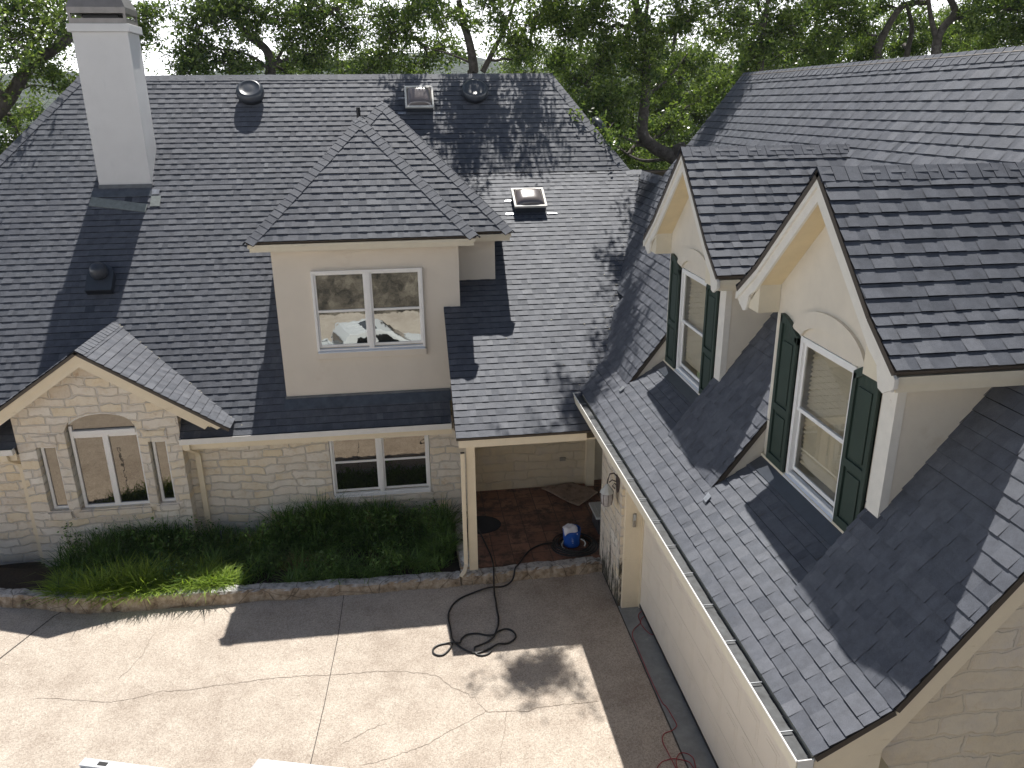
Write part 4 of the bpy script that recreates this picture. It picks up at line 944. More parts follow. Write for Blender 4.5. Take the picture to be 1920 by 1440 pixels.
for nm_, pts, wd, rn in [('driveway_joint', [(-1.41, 12.0), (-1.43, 10.83), (-1.51, 9.34), (-1.62, 7.9), (-1.9, 4), (-2.2, -1)], .011, 0), ('driveway_joint', [(-6.0, 12.35), (-6.19, 12.1), (-6.42, 11.5), (-6.65, 10.9), (-7.4, 9)], .022, 0), ('driveway_joint', [(3.197, -1.4), (3.197, 12.25)], .026, 0),
    ('driveway_crack', [(-5.66, 10.07), (-5.09, 9.95), (-4.56, 9.82), (-4.23, 9.86), (-3.91, 9.95), (-3.48, 9.92), (-3.09, 9.96), (-2.41, 9.99), (-1.89, 9.99), (-1.31, 9.93), (-.84, 9.93), (-.45, 9.88), (-.13, 9.79), (.12, 9.68), (.25, 9.47), (.5, 9.26), (.61, 9.15), (.76, 8.85), (1.03, 8.83), (1.33, 8.77), (1.46, 8.83), (1.97, 8.83), (2.36, 8.83)], .009, .008),
    ('driveway_crack', [(.76, 8.85), (.55, 8.74), (.2, 8.56), (-.1, 8.37), (-.45, 8.25), (-.74, 8.16), (-.97, 8.15)], .008, .008), ('driveway_crack', [(1.03, 8.83), (.97, 8.5), (.9, 8.25), (.83, 7.87)], .008, .007), ('driveway_crack', [(-1.22, 8.53), (-.88, 8.74), (-.64, 8.83)], .006, .008), ('driveway_crack', [(-4.38, 11.39), (-4.42, 11.12), (-4.41, 10.81), (-4.6, 10.3)], .006, .008)]:
    o = strip(pts, wd, .004 if 'crack' in nm_ else .005, rn, hash(nm_+str(pts[0])) % 1000 if False else int(abs(pts[0][0]*100))).build(nm_, 'crack' if 'crack' in nm_ else 'joint'); o['kind'] = 'structure'; o.parent = dw
# porch floor
o = sheet([(.86, 12.22), (6.2, 12.22), (6.2, 15.4), (.86, 15.4)], .2, 'porch_floor', 'tile', .3)
# rubble walls
def rubble(path, name, wd, mat='curb', seed=1, inner=1):
    """path: (x, y, ztop); lofted rough wall; wd = thickness towards +normal"""
    P_ = []
    for i in range(len(path)-1):
        a, c = np.array(path[i], float), np.array(path[i+1], float); n = max(2, int(np.linalg.norm((c-a)[:2])/.06))
        for k in range(n): P_.append(a+(c-a)*k/n)
    P_.append(np.array(path[-1], float)); r = random.Random(seed); b = MB(); ph = [r.uniform(0, 6) for _ in range(6)]
    sec = [(0, -.12), (-.005, .05), (0, .5), (.012, .85), (.035, 1.0), (.5, 1.02), (.93, 1.0), (1, .9), (1, 0)]
    s = 0
    for i, p in enumerate(P_):
        d = (P_[min(i+1, len(P_)-1)]-P_[max(i-1, 0)])[:2]; s += .06; d = d/np.linalg.norm(d); q = np.array([-d[1], d[0]])
        blk = math.floor(s/.42); rb = random.Random(seed*31+blk); off = rb.uniform(-.012, .012); hz = rb.uniform(-.010, .012); gap = .02 if (s/.42-blk) < .13 else 0
        for (tt, hh) in sec:
            w_ = tt*wd if tt > .1 else tt
            jt = r.gauss(0, .006)+(.0 if tt > .1 else off+gap)+.012*math.sin(s*5+ph[0]); z = p[2]*hh+(hz if hh > .7 else 0)+r.gauss(0, .004)-(gap*.6 if hh > .8 else 0)
            b.v.append((p[0]+q[0]*(w_+jt), p[1]+q[1]*(w_+jt), z))
    K = len(sec)
    for i in range(len(P_)-1):
        for j in range(K-1): b.f.append((i*K+j, (i+1)*K+j, (i+1)*K+j+1, i*K+j+1)); b.tone.append(.5); b.mi.append(0)
    b.f.append(tuple(range(K))); b.f.append(tuple((len(P_)-1)*K+j for j in reversed(range(K)))); b.tone += [.5, .5]; b.mi += [0, 0]
    return b.build(name, mat)
o = rubble([(-9.2, 13.0, .2), (-7.2, 12.52, .22), (-5.62, 12.08, .28), (-4.4, 12.04, .25), (-1.4, 11.99, .19), (.62, 11.96, .18)], 'planter_wall', .23); setp(o, 'low rough stone edging wall in front of the weedy planting bed', 'garden wall')
o = rubble([(.64, 11.965, .20), (1.5, 11.97, .20), (3.19, 12.03, .20)], 'porch_step', .24, seed=3); setp(o, 'stained stone step edge along the front of the porch floor', 'step')
o = rubble([(.86, 12.18, .24), (.86, 14.28, .24)], 'porch_edging', .23, seed=5); setp(o, 'dark stained stone edging between planting bed and porch', 'edging')
# planting bed
b = MB(); N = 40
for i in range(N+1):
    for j in range(13):
        x = -9+9.65*i/N; fy = 12.15 + (0 if x > -5.6 else (-5.6-x)*.27); y = fy+(14.3-fy)*j/12; b.v.append((x, y, .10+.03*math.sin(x*3+j)-(.2 if x < -6.2 and j > 7 else 0)*1-(0.12 if j > 9 else 0)))
for i in range(N):
    for j in range(12): k = i*13+j; b.f.append((k, k+13, k+14, k+1)); b.tone.append(.5); b.mi.append(0)
o = b.build('planting_bed', 'soil', smooth=True); o['kind'] = 'structure'

# ------------------------------------------------------------------ grass (numpy)
def mesh_np(name, V, Fq, mat, tone=None, nv=4):
    me = bpy.data.meshes.new(name); me.vertices.add(len(V)); me.vertices.foreach_set('co', np.asarray(V, np.float32).ravel())
    nf = len(Fq); me.loops.add(nf*nv); me.loops.foreach_set('vertex_index', np.asarray(Fq, np.int32).ravel()); me.polygons.add(nf)
    me.polygons.foreach_set('loop_start', np.arange(0, nf*nv, nv, dtype=np.int32)); me.polygons.foreach_set('loop_total', np.full(nf, nv, np.int32)) if False else None
    me.update(calc_edges=True); me.validate()
    me.materials.append(M[mat])
    if tone is not None and len(me.polygons) == nf: me.attributes.new('tone', 'FLOAT', 'FACE').data.foreach_set('value', np.asarray(tone, np.float32))
    o = bpy.data.objects.new(name, me); COL.objects.link(o); return o
def blades(rng, base, length, width, lean, tone, segs=3):
    """base Nx3; returns V,F,T of bending strips"""
    n = len(base); az = rng.uniform(0, 2*np.pi, n); dx = np.stack([np.cos(az), np.sin(az), np.zeros(n)], 1); side = np.stack([-np.sin(az), np.cos(az), np.zeros(n)], 1)
    Vs = []
    for k in range(segs+1):
        t = k/segs; h = length*(t-.35*lean*t*t); out = length*lean*.9*t**1.8
        c = base+dx*out[:, None]+np.array([0, 0, 1.])*h[:, None]; w_ = (width*(1-t**2*.95)/2)[:, None]
        Vs.append(c-side*w_); Vs.append(c+side*w_)
    V = np.stack(Vs, 1).reshape(-1, 3); K = 2*(segs+1); b0 = (np.arange(n)*K)[:, None]
    F = np.concatenate([b0+np.array([[2*k, 2*k+1, 2*k+3, 2*k+2]]) for k in range(segs)], 0); T = np.tile(tone, segs)
    return V, F, T
def in_bed(x, y):
    fy = np.where(x > -5.6, 12.22, 12.22+(-5.6-x)*.27); return (y > fy) & (y < 14.2) & (x < .55)
def grass_obj(name, seed, clumps, mat, lab, cat):
    rng = np.random.default_rng(seed); B, Ls, Ws, Le, To = [], [], [], [], []
    for (cx, cy, rx, ry, n, L, W_, lean, t0) in clumps:
        m_ = 0
        p = rng.normal(0, 1, (n*2, 2))*np.array([rx, ry])*.55+np.array([cx, cy]); p = p[in_bed(p[:, 0], p[:, 1])][:n]; k = len(p)
        tuft = rng.normal(0, .02, (k, 2)); B.append(np.column_stack([p+tuft, np.full(k, .08)])); Ls.append(L*rng.uniform(.45, 1.15, k)); Ws.append(W_*rng.uniform(.6, 1.3, k)); Le.append(np.clip(lean+rng.normal(0, .3, k), .1, 1.6)); To.append(np.clip(t0+rng.normal(0, .25, k), 0, 1))
    V, F, T = blades(rng, np.concatenate(B), np.concatenate(Ls), np.concatenate(Ws), np.concatenate(Le), np.concatenate(To)); o = mesh_np(name, V, F, mat, T); setp(o, lab, cat, kind='stuff'); return o
rc = random.Random(3); cl = []
for k in range(120):
    x = rc.uniform(-6.3, .5); y = rc.uniform(12.3, 14.1); wallness = (y-12.3)/1.8; big = 1.0
    if -4.0 < x < -3.0: big = .55
    if x > -.6 and y < 13.3: big = .55
    if x < -3.4 and y < 12.75: continue
    cl.append((x, y, .22, .18, int(95), (.18+.22*wallness)*big*rc.uniform(.6, 1.6)+.06, .018, rc.uniform(.5, 1.2), rc.uniform(.1, .85)))
for (x, y, h) in [(-2.5, 14.05, .7), (-2.0, 14.05, .8), (-1.5, 14.05, .72), (-.8, 14.05, .66), (-5.5, 13.95, .6), (-5.0, 13.95, .7), (.3, 13.3, .5), (.42, 12.9, .42), (.1, 13.0, .3), (.4, 13.7, .55), (-5.9, 13.6, .6), (-5.3, 13.8, .55), (-4.7, 13.9, .62), (-6.3, 13.3, .5), (-2.4, 13.9, .5), (-1.7, 13.95, .62), (-1.2, 13.9, .62), (-.7, 13.9, .55), (-2.9, 13.6, .45), (-.2, 13.9, .42), (.1, 13.6, .42), (.35, 13.9, .4), (-1.9, 13.5, .5), (-.9, 13.4, .45), (-3.9, 13.9, .35), (-5.6, 13.2, .5)]:
    cl.append((x, y, .22, .18, 300, h*1.2, .022, .7, rc.uniform(.25, .7)))
for k in range(26): cl.append((rc.uniform(-6.2, .4), rc.uniform(12.4, 14.0), .10, .09, 60, rc.uniform(.4, .62), .026, .75, rc.uniform(.5, 1.0)))
for k in range(12): cl.append((rc.uniform(-2.6, .3), rc.uniform(12.3, 12.8), .14, .10, 60, rc.uniform(.2, .4), .024, 1.0, rc.uniform(.5, 1.0)))
grass_obj('tall_grass', 4, cl, 'grass_dark', 'dark tangled grass filling the shaded planting bed under the windows', 'grass')
cl = []
for k in range(30):
    x = rc.uniform(-6.4, -3.7); cl.append((x, rc.uniform(12.3, 12.85), .2, .16, 130, .46, .028, 1.0, .55))
for k in range(12): cl.append((rc.uniform(-5.7, -4.7), rc.uniform(12.3, 12.7), .16, .12, 80, .60, .030, .8, .8))
for k in range(26): cl.append((rc.uniform(-5.4, -3.3), rc.uniform(12.25, 12.5), .18, .10, 130, .40, .026, .95, .75))
for k in range(10): cl.append((rc.uniform(-6.5, -3), rc.uniform(12.9, 13.8), .2, .16, 45, .45, .018, .9, .3))
for k in range(8): cl.append((rc.uniform(-2.6, .3), rc.uniform(12.3, 13.3), .15, .12, 60, .22, .014, .9, .1))
grass_obj('leafy_grass', 5, cl, 'grass_light', 'light yellow-green leafy grass spilling over the sunlit left edging', 'grass')
cl = [(-2.3, 12.85, .18, .14, 170, .34, .012, 1.1, .5), (-2.0, 12.7, .18, .1, 90, .24, .01, 1.2, .4), (-.35, 12.55, .25, .12, 110, .16, .01, 1.3, .4), (-5.9, 12.5, .2, .1, 60, .2, .01, 1.2, .5)]
grass_obj('dry_grass', 6, cl, 'dry_grass', 'patch of dry brown grass among the green near the edging', 'grass')

# ------------------------------------------------------------------ LOOSE THINGS
def smooth_path(pts, n=6):
    P_ = [np.array(p, float) for p in pts]; out = []
    for i in range(len(P_)-1):
        p0 = P_[max(i-1, 0)]; p1 = P_[i]; p2 = P_[i+1]; p3 = P_[min(i+2, len(P_)-1)]
        for k in range(n):
            t = k/n; out.append(.5*((2*p1)+(-p0+p2)*t+(2*p0-5*p1+4*p2-p3)*t*t+(-p0+3*p1-3*p2+p3)*t**3))
    out.append(P_[-1]); return out
def hz(x, y): return .20 if y > 12.12 else (.20 if y > 11.98 else (.2-(11.98-y)*4 if y > 11.93 else 0))
hr = .0155
hp = [(2.46, 12.8), (2.23, 12.79), (2.01, 12.66), (1.87, 12.5), (1.76, 12.3), (1.66, 12.14)]
H1 = [(x, y, .2+hr) for x, y in hp]+[(1.60, 12.02, .22+hr), (1.53, 11.9, .06+hr), (1.36, 11.82, hr+.004), (1.09, 11.78, hr+.03), (.8, 11.70, hr), (.59, 11.58, hr), (.45, 11.42, hr), (.37, 11.22, hr), (.35, 11.04, hr), (.36, 10.86, hr), (.37, 10.68, hr), (.38, 10.5, hr), (.47, 10.32, hr), (.54, 10.23, hr), (.62, 10.15, hr), (.72, 10.11, hr), (.83, 10.13, hr), (.92, 10.17, hr), (.99, 10.19, hr+.02), (1.09, 10.25, hr+.02), (1.24, 10.27, hr), (1.35, 10.35, hr), (1.39, 10.45, hr), (1.35, 10.57, hr), (1.26, 10.63, hr), (1.15, 10.6, hr), (1.08, 10.51, hr+.03), (1.02, 10.4, hr+.03), (.91, 10.34, hr), (.78, 10.28, hr), (.71, 10.2, hr+.03), (.72, 10.09, hr), (.8, 10.04, hr), (.9, 10.06, hr), (.96, 10.12, hr)]
b = MB(); b.tube(smooth_path(H1), hr, 8)
cx, cy = 2.82, 12.66; spir = []
for k in range(6*28):
    t = k/28*2*math.pi; rr = .44-.030*(k/28)%.17+.012*math.sin(k*.7); spir.append((cx+rr*math.cos(t+3.0), cy+rr*.92*math.sin(t+3.0), .2+hr+.020*(k/28 % 4)+.004*math.sin(k)))
b.tube([(2.46, 12.8, .2+hr)]+spir, hr*.9, 7)
o = b.build('hose', 'rubber', smooth=True); setp(o, 'black hose coiled round the blue bucket and running out onto the driveway', 'hose')
H2 = [(1.02, 13.75, .2+hr), (1.08, 13.5, .2+hr), (1.13, 13.21, .2+hr), (1.18, 12.86, .2+hr), (1.22, 12.56, .2+hr), (1.23, 12.28, .2+hr), (1.22, 12.05, .23+hr), (1.20, 11.9, .08+hr), (1.19, 11.78, hr+.045), (1.18, 11.6, hr), (1.18, 11.42, hr), (1.17, 11.16, hr), (1.17, 10.94, hr), (1.14, 10.74, hr), (1.1, 10.58, hr+.04), (1.04, 10.47, hr+.03), (.92, 10.52, hr), (.79, 10.58, hr), (.63, 10.58, hr), (.53, 10.49, hr), (.49, 10.37, hr+.02), (.40, 10.37, hr+.03), (.30, 10.41, hr), (.15, 10.38, hr), (.07, 10.3, hr), (.07, 10.2, hr), (.14, 10.14, hr), (.23, 10.15, hr), (.32, 10.26, hr), (.37, 10.38, hr)]
b = MB(); b.tube(smooth_path(H2), hr, 8); o = b.build('hose', 'rubber', smooth=True); setp(o, 'black hose running straight from behind the porch post to the driveway loops', 'hose')
def cord(paths, lab):
    b = MB()
    for p in paths: b.tube(smooth_path([(x, y, (.018 if x > 3.2 else .007)+.004) for x, y in p]), .006, 6)
    o = b.build('extension_cord', 'cord_red', smooth=True); setp(o, lab, 'cord')
cord([[(3.6, 10.66), (3.49, 10.56), (3.43, 10.44), (3.31, 10.33), (3.24, 10.22), (3.215, 10.09), (3.22, 9.93), (3.215, 9.74), (3.21, 9.3), (3.215, 8.9), (3.23, 8.64), (3.26, 8.56), (3.28, 8.38), (3.29, 8.22), (3.25, 8.16), (3.19, 8.13), (3.09, 8.1), (3.03, 8.03), (3.01, 7.93), (3.02, 7.8), (3.03, 7.66), (3.05, 7.4), (3.09, 7.0)]], 'long thin red cord running along the garage apron joint')
cord([[(3.6, 10.8), (3.47, 10.67), (3.45, 10.51), (3.45, 10.37), (3.48, 10.24), (3.52, 10.15), (3.6, 10.13)]], 'short red cord loop tucked under the garage door')
cord([[(3.04, 7.3), (3.06, 7.52), (3.09, 7.64), (3.14, 7.71), (3.19, 7.74), (3.25, 7.71), (3.29, 7.67), (3.31, 7.61), (3.28, 7.45), (3.2, 7.2)], [(2.78, 7.52), (2.88, 7.62), (2.96, 7.65), (3.06, 7.66), (3.15, 7.63), (3.22, 7.58), (3.25, 7.52), (3.27, 7.3)]], 'red cord loops at the bottom edge beside the garage')
# bucket
bk = empty('bucket', (2.76, 12.70, .2)); setp(bk, 'blue plastic bucket with a white cloth over its rim, in the hose coil', 'bucket')
b = MB(); b.lathe([(.145, 0.0), (.155, .02), (.15, .05), (.165, .30), (.172, .31), (.172, .335), (.16, .335), (.155, .29), (.13, .02), (.01, .02)], c=(2.76, 12.70, .22), seg=32); b.build('bucket_body', 'blue_plastic', bk, smooth=False)
b = MB(); b.tube(smooth_path([(2.60, 12.66, .33), (2.56, 12.60, .30), (2.56, 12.56, .26), (2.60, 12.53, .24)]), .008, 6); b.tube(smooth_path([(2.92, 12.62, .36), (2.97, 12.57, .35), (2.985, 12.53, .31), (2.96, 12.51, .27)]), .012, 6); b.build('handle', 'lid_grey', bk)
b = MB(); fr = lambda a, c, z: (2.76+(.158+c)*math.sin(a), 12.70-(.158+c)*math.cos(a), .2+z)
for (a0, a1, z0, z1) in [(-.20, -.13, .235, .250), (-.20, -.02, .195, .215), (-.19, .01, .165, .185), (-.14, .01, .130, .150)]:
    b.face([fr(a0, .006, z0), fr(a1, .006, z0), fr(a1, .012, z1), fr(a0, .012, z1)])
b.build('bucket_label', 'label_white', bk)
# cloth
b = MB(); N = 18; rg = random.Random(5)
for i in range(N+1):
    for j in range(N+1):
        p, q = -1+2*i/N, -1+2*j/N; rr = math.hypot(p, q); x = 2.72+p*.135*(1-.1*abs(q)); y = 12.66+q*.12; z = .645-.045*rr**2.5-(.08*max(0, -q-.45) if True else 0)+.010*math.sin(p*5+q*3)+.008*math.sin(q*9-p*4)
        b.v.append((x, y, z))
for i in range(N):
    for j in range(N): k = i*(N+1)+j; b.f.append((k, k+N+1, k+N+2, k+1)); b.tone.append(.5); b.mi.append(0)
o = b.build('cloth', 'rag_white', smooth=True); sm = o.modifiers.new('t', 'SOLIDIFY'); sm.thickness = .025; sm.offset = -1; setp(o, 'white cloth draped on the rim of the blue bucket', 'cloth')
# foam rug
b = MB(); q = [(2.58, 14.98), (3.30, 15.10), (3.72, 14.60), (3.20, 14.08)]; N = 22
for i in range(N+1):
    for j in range(N+1):
        s, t = i/N, j/N; x = (1-s)*(1-t)*q[0][0]+s*(1-t)*q[3][0]+s*t*q[2][0]+(1-s)*t*q[1][0]; y = (1-s)*(1-t)*q[0][1]+s*(1-t)*q[3][1]+s*t*q[2][1]+(1-s)*t*q[1][1]
        b.v.append((x, y, .235+.012*math.sin(s*7+t*3)+.008*math.sin(t*11)+.02*(t**3)))
for i in range(N):
    for j in range(N): k = i*(N+1)+j; b.f.append((k, k+N+1, k+N+2, k+1)); b.tone.append(.5); b.mi.append(0)
o = b.build('rug', 'rug', smooth=True); sm = o.modifiers.new('t', 'SOLIDIFY'); sm.thickness = .03; setp(o, 'brown faded rug lying askew in the far porch corner', 'rug')
b = MB(); b.lathe([(.40, 0), (.41, .008), (.40, .016), (.01, .018)], c=(1.14, 13.70, .2), seg=40, sy=.85); o = b.build('round_mat', 'mat_dark', smooth=False); setp(o, 'round dark mat on the tiles behind the porch post', 'mat')
# storage tote
tt = empty('storage_tote', (3.52, 13.25, .2)); setp(tt, 'dark tote with a pale grey lid, half hidden behind the stone wall end', 'tote')
b = MB(); b.prism([(3.34, 12.98, .2), (3.80, 12.98, .2), (3.80, 13.50, .2), (3.34, 13.50, .2)], (0, 0, .36)); b.build('tote_body', 'metal_dark', tt, bevel=.02)
b = MB(); b.prism([(3.28, 12.93, .56), (3.86, 12.93, .56), (3.86, 13.56, .56), (3.28, 13.56, .56)], (0, 0, .045)); b.box(3.36, 3.78, 13.02, 13.46, .605, .62); b.build('lid', 'lid_grey', tt, bevel=.02)
b = MB(); b.tube([(-3.78, 13.75, .05), (-3.775, 13.75, .42)], .012, 8); b.tube([(-3.775, 13.75, .40), (-3.775, 13.75, .47)], .018, 8); o = b.build('sprinkler_riser', 'metal_dark'); setp(o, 'thin dark pipe standing in the grass against the stone wall', 'pipe')
b = MB(); b.tube([(.62, 13.02, .33), (.69, 13.0, .33), (.78, 12.98, .31)], .018, 8); b.tube([(.61, 13.02, .33), (.66, 13.01, .33)], .028, 10); o = b.build('hose_nozzle', 'black'); setp(o, 'black hose nozzle lying on the porch edging beside the downspout', 'nozzle')
b = MB(); b.lathe([(.03, -.05), (.055, -.03), (.06, 0), (.055, .03), (.03, .05), (.005, .055)], c=(.73, 12.36, .30), seg=16); o = b.build('ball', 'lid_grey', smooth=True); setp(o, 'small grey ball on the edging beside the downspout foot', 'ball')

# ------------------------------------------------------------------ pickup truck
TR = -17*math.pi/180
tk = empty('pickup_truck', (-3.82, 7.37, 0), TR); setp(tk, 'white crew-cab pickup, only its bed rail and cab roof edge showing at the bottom', 'truck')
def tf(u, v, z):   # u along the truck, v across (away from the house)
    c, s = math.cos(TR), math.sin(TR); return (-3.82+u*c+v*s, 7.37+u*s-v*c, z)
W2 = 1.9
b = MB(tf)
def loft(b, secs):
    n = len(b.v); k = len(secs[0])
    for s_ in secs: b.v += [b.P(p) for p in s_]
    for i in range(len(secs)-1):
        for j in range(k): j2 = (j+1) % k; b.f.append((n+i*k+j, n+i*k+j2, n+(i+1)*k+j2, n+(i+1)*k+j)); b.tone.append(.5); b.mi.append(0)
    b.f.append(tuple(n+j for j in range(k))); b.f.append(tuple(n+(len(secs)-1)*k+j for j in reversed(range(k)))); b.tone += [.5, .5]; b.mi += [0, 0]
# lower body
b.box(.12, 5.55, .08, W2-.08, .38, .80)
for (u0, u1, z0, z1) in ((.0, .40, .55, .82), (1.28, 3.6, .42, .82), (4.62, 5.6, .45, .82)): b.box(u0, u1, 0, W2, z0, z1)
b.box(.0, 1.9, 0, .09, .82, 1.28); b.box(.0, 1.9, W2-.09, W2, .82, 1.28); b.box(0, .08, .09, W2-.09, .55, 1.26); b.box(1.86, 1.92, .09, W2-.09, .7, 1.28); b.box(.08, 1.86, .09, W2-.09, .72, .80)
loft(b, [[(1.92, .01, .82), (1.92, W2-.01, .82), (1.92, W2-.03, 1.22), (1.92, .03, 1.22)], [(4.15, .01, .82), (4.15, W2-.01, .82), (4.15, W2-.03, 1.20), (4.15, .03, 1.20)], [(5.3, .06, .82), (5.3, W2-.06, .82), (5.3, W2-.12, 1.08), (5.3, .12, 1.08)], [(5.62, .14, .80), (5.62, W2-.14, .80), (5.62, W2-.2, .98), (5.62, .2, .98)]])
b.box(5.55, 5.68, .05, W2-.05, .42, .66); b.box(-.12, 0.0, .05, W2-.05, .45, .60)
b.build('truck_body', 'car_white', tk, bevel=.03)
b = MB(tf)
loft(b, [[(1.98, .10, 1.20), (1.98, W2-.10, 1.20), (2.06, W2-.22, 1.62), (2.06, .22, 1.62)], [(2.10, .05, 1.20), (2.10, W2-.05, 1.20), (2.22, W2-.20, 1.82), (2.22, .20, 1.82)], [(3.4, .05, 1.20), (3.4, W2-.05, 1.20), (3.15, W2-.20, 1.84), (3.15, .20, 1.84)], [(4.25, .06, 1.18), (4.25, W2-.06, 1.18), (3.45, W2-.25, 1.78), (3.45, .25, 1.78)], [(4.30, .08, 1.16), (4.30, W2-.08, 1.16), (4.28, W2-.1, 1.19), (4.28, .1, 1.19)]])
for k in range(5): b.box(2.3, 3.1, .36+k*.28, .40+k*.28, 1.826, 1.842)
cb = b.build('cab', 'car_white', tk, bevel=.025)
b = MB(tf)
for v, s in ((.045, 1), (W2-.045, -1)):
    o_ = .004*s; tv_ = lambda z: v-s*.012+s*(z-1.2)*.235
    for (u0, u1, u2, u3) in ((2.32, 2.86, 2.86, 2.42), (3.0, 3.9, 3.30, 3.0)):
        b.prism([(u0, tv_(1.25), 1.25), (u1, tv_(1.25), 1.25), (u2, tv_(1.72), 1.72), (u3, tv_(1.72), 1.72)], (0, -.006*s, 0))
b.prism([(3.52, .32, 1.742), (3.52, W2-.32, 1.742), (4.16, W2-.18, 1.262), (4.16, .18, 1.262)], (.008, 0, .012))
b.prism([(2.005, .25, 1.30), (2.005, W2-.25, 1.30), (2.06, W2-.32, 1.58), (2.06, .32, 1.58)], (-.02, 0, 0))
b.prism([(2.75, .50, 1.836), (2.75, W2-.5, 1.836), (3.12, W2-.5, 1.842), (3.12, .5, 1.842)], (0, 0, .012))
b.build('window', 'car_glass', tk)
for (u, v) in ((.84, .02), (.84, W2-.24), (4.1, .02), (4.1, W2-.24)):
    b = MB(); prof = []
    def ring(r, vv): return [tf(u+r*math.cos(t), vv, .37+r*math.sin(t)) for t in np.linspace(0, 2*math.pi, 25)[:-1]]
    def cyl(b, r, v0, v1):
        n = len(b.v); b.v += ring(r, v0)+ring(r, v1)
        for j in range(24): j2 = (j+1) % 24; b.f.append((n+j, n+j2, n+24+j2, n+24+j)); b.tone.append(.5); b.mi.append(0)
        b.f.append(tuple(n+j for j in range(24))); b.f.append(tuple(n+47-j for j in range(24))); b.tone += [.5, .5]; b.mi += [0, 0]
    cyl(b, .37, v, v+.22); wh = b.build('wheel', 'tyre', tk, bevel=.02); b = MB(); cyl(b, .22, v-.006, v+.226); b.build('rim', 'rim', wh)
for v in (.02, W2-.13):
    b = MB(tf); b.box(-.02, .03, v, v+.11, .84, 1.14); b.build('tail_light', 'tail_red', tk, bevel=.01)
for v in (.12, W2-.42):
    b = MB(tf); b.box(5.56, 5.64, v, v+.30, .70, .86); b.build('headlight', 'frost_glass', tk, bevel=.02)
b = MB(tf); b.box(.02, 1.9, .0-.002, .11, 1.285, 1.305); b.box(.02, 1.9, W2-.11, W2+.002, 1.285, 1.305); b.build('bed_rail', 'car_white', tk, bevel=.012)
b = MB(tf); 
for u in (.22, 1.6): b.box(u, u+.11, .03, .08, 1.3052, 1.308)
b.build('stake_pocket', 'black', tk)
b = MB(tf); b.box(.1, 1.84, .12, W2-.12, .801, .81); b.build('bed_liner', 'black', tk)
for v, s in ((-.22, 1), (W2, 1)):
    b = MB(tf); b.box(3.72, 3.86, v+.02, v+.20, 1.18, 1.38); b.build('side_mirror', 'car_white', tk, bevel=.03)

# ------------------------------------------------------------------ distant building
db = empty('distant_building', (-131, 300, -12)); setp(db, 'distant building with a white metal roof seen past the left tree', 'building')
b = MB(); b.box(-160, -118, 296, 312, -14, -2.5); b.build('wall', 'stucco_tan', db)
b = MB(); b.prism([(-162, 293, -3), (-116, 293, -3), (-120, 304, .2), (-158, 304, .2)], (0, 0, .5)); b.prism([(-162, 315, -3), (-116, 315, -3), (-120, 304, .2), (-158, 304, .2)], (0, 0, .5)); b.build('roof', 'far_roof', db)

# ------------------------------------------------------------------ TREES
def add_tube_np(acc, pts, r0, r1, seg=7):
    pts = np.array(pts, float); k = len(pts); d = np.gradient(pts, axis=0); d /= (np.linalg.norm(d, axis=1)[:, None]+1e-9)
    a = np.cross(d, np.array([.13, .2, 1.])); a /= (np.linalg.norm(a, axis=1)[:, None]+1e-9); c = np.cross(d, a); t = np.linspace(0, 2*np.pi, seg, endpoint=False)
    r = np.linspace(r0, r1, k)[:, None, None]; V = pts[:, None, :]+r*(np.cos(t)[None, :, None]*a[:, None, :]+np.sin(t)[None, :, None]*c[:, None, :])
    n0 = acc['n']; acc['V'].append(V.reshape(-1, 3)); i = np.arange(k-1)[:, None]; j = np.arange(seg)[None, :]; j2 = (j+1) % seg
    acc['F'].append((np.stack([i*seg+j, i*seg+j2, (i+1)*seg+j2, (i+1)*seg+j], -1)+n0).reshape(-1, 4)); acc['n'] += k*seg
def wiggle(rng, a, b, n, amp, sag=0):
    a, b = np.array(a, float), np.array(b, float); t = np.linspace(0, 1, n)[:, None]; L = np.linalg.norm(b-a); p = a+(b-a)*t
    w_ = np.cumsum(rng.normal(0, 1, (n, 3)), 0); w_ -= w_[0]+(w_[-1]-w_[0])*t; p = p+w_*amp*L/n; p[:, 2] += sag*L*4*(t*(1-t))[:, 0]; return p
def leaves_np(rng, C, n_per, spread, size, flat=.6):
    """leaf quads round cluster centres C (Nx3)"""
    n = len(C)*n_per; c = np.repeat(C, n_per, 0)+rng.normal(0, 1, (n, 3))*np.array([spread, spread, spread*.75]); s = size*rng.uniform(.6, 1.3, n)[:, None]
    nrm = rng.normal(0, 1, (n, 3)); nrm[:, 2] += flat*np.sign(rng.uniform(-.3, 1, n)); nrm /= np.linalg.norm(nrm, axis=1)[:, None]; a = np.cross(nrm, rng.normal(0, 1, (n, 3))); a /= np.linalg.norm(a, axis=1)[:, None]; b = np.cross(nrm, a)
    V = np.stack([c-a*s, c+b*s*.42+nrm*s*.12, c+a*s, c-b*s*.42+nrm*s*.12], 1).reshape(-1, 3); F = np.arange(n*4).reshape(-1, 4); ct = np.repeat(rng.uniform(-.25, .25, len(C)), n_per)
    return V, F, np.clip(rng.uniform(.1, .8, n)+ct, 0, 1)
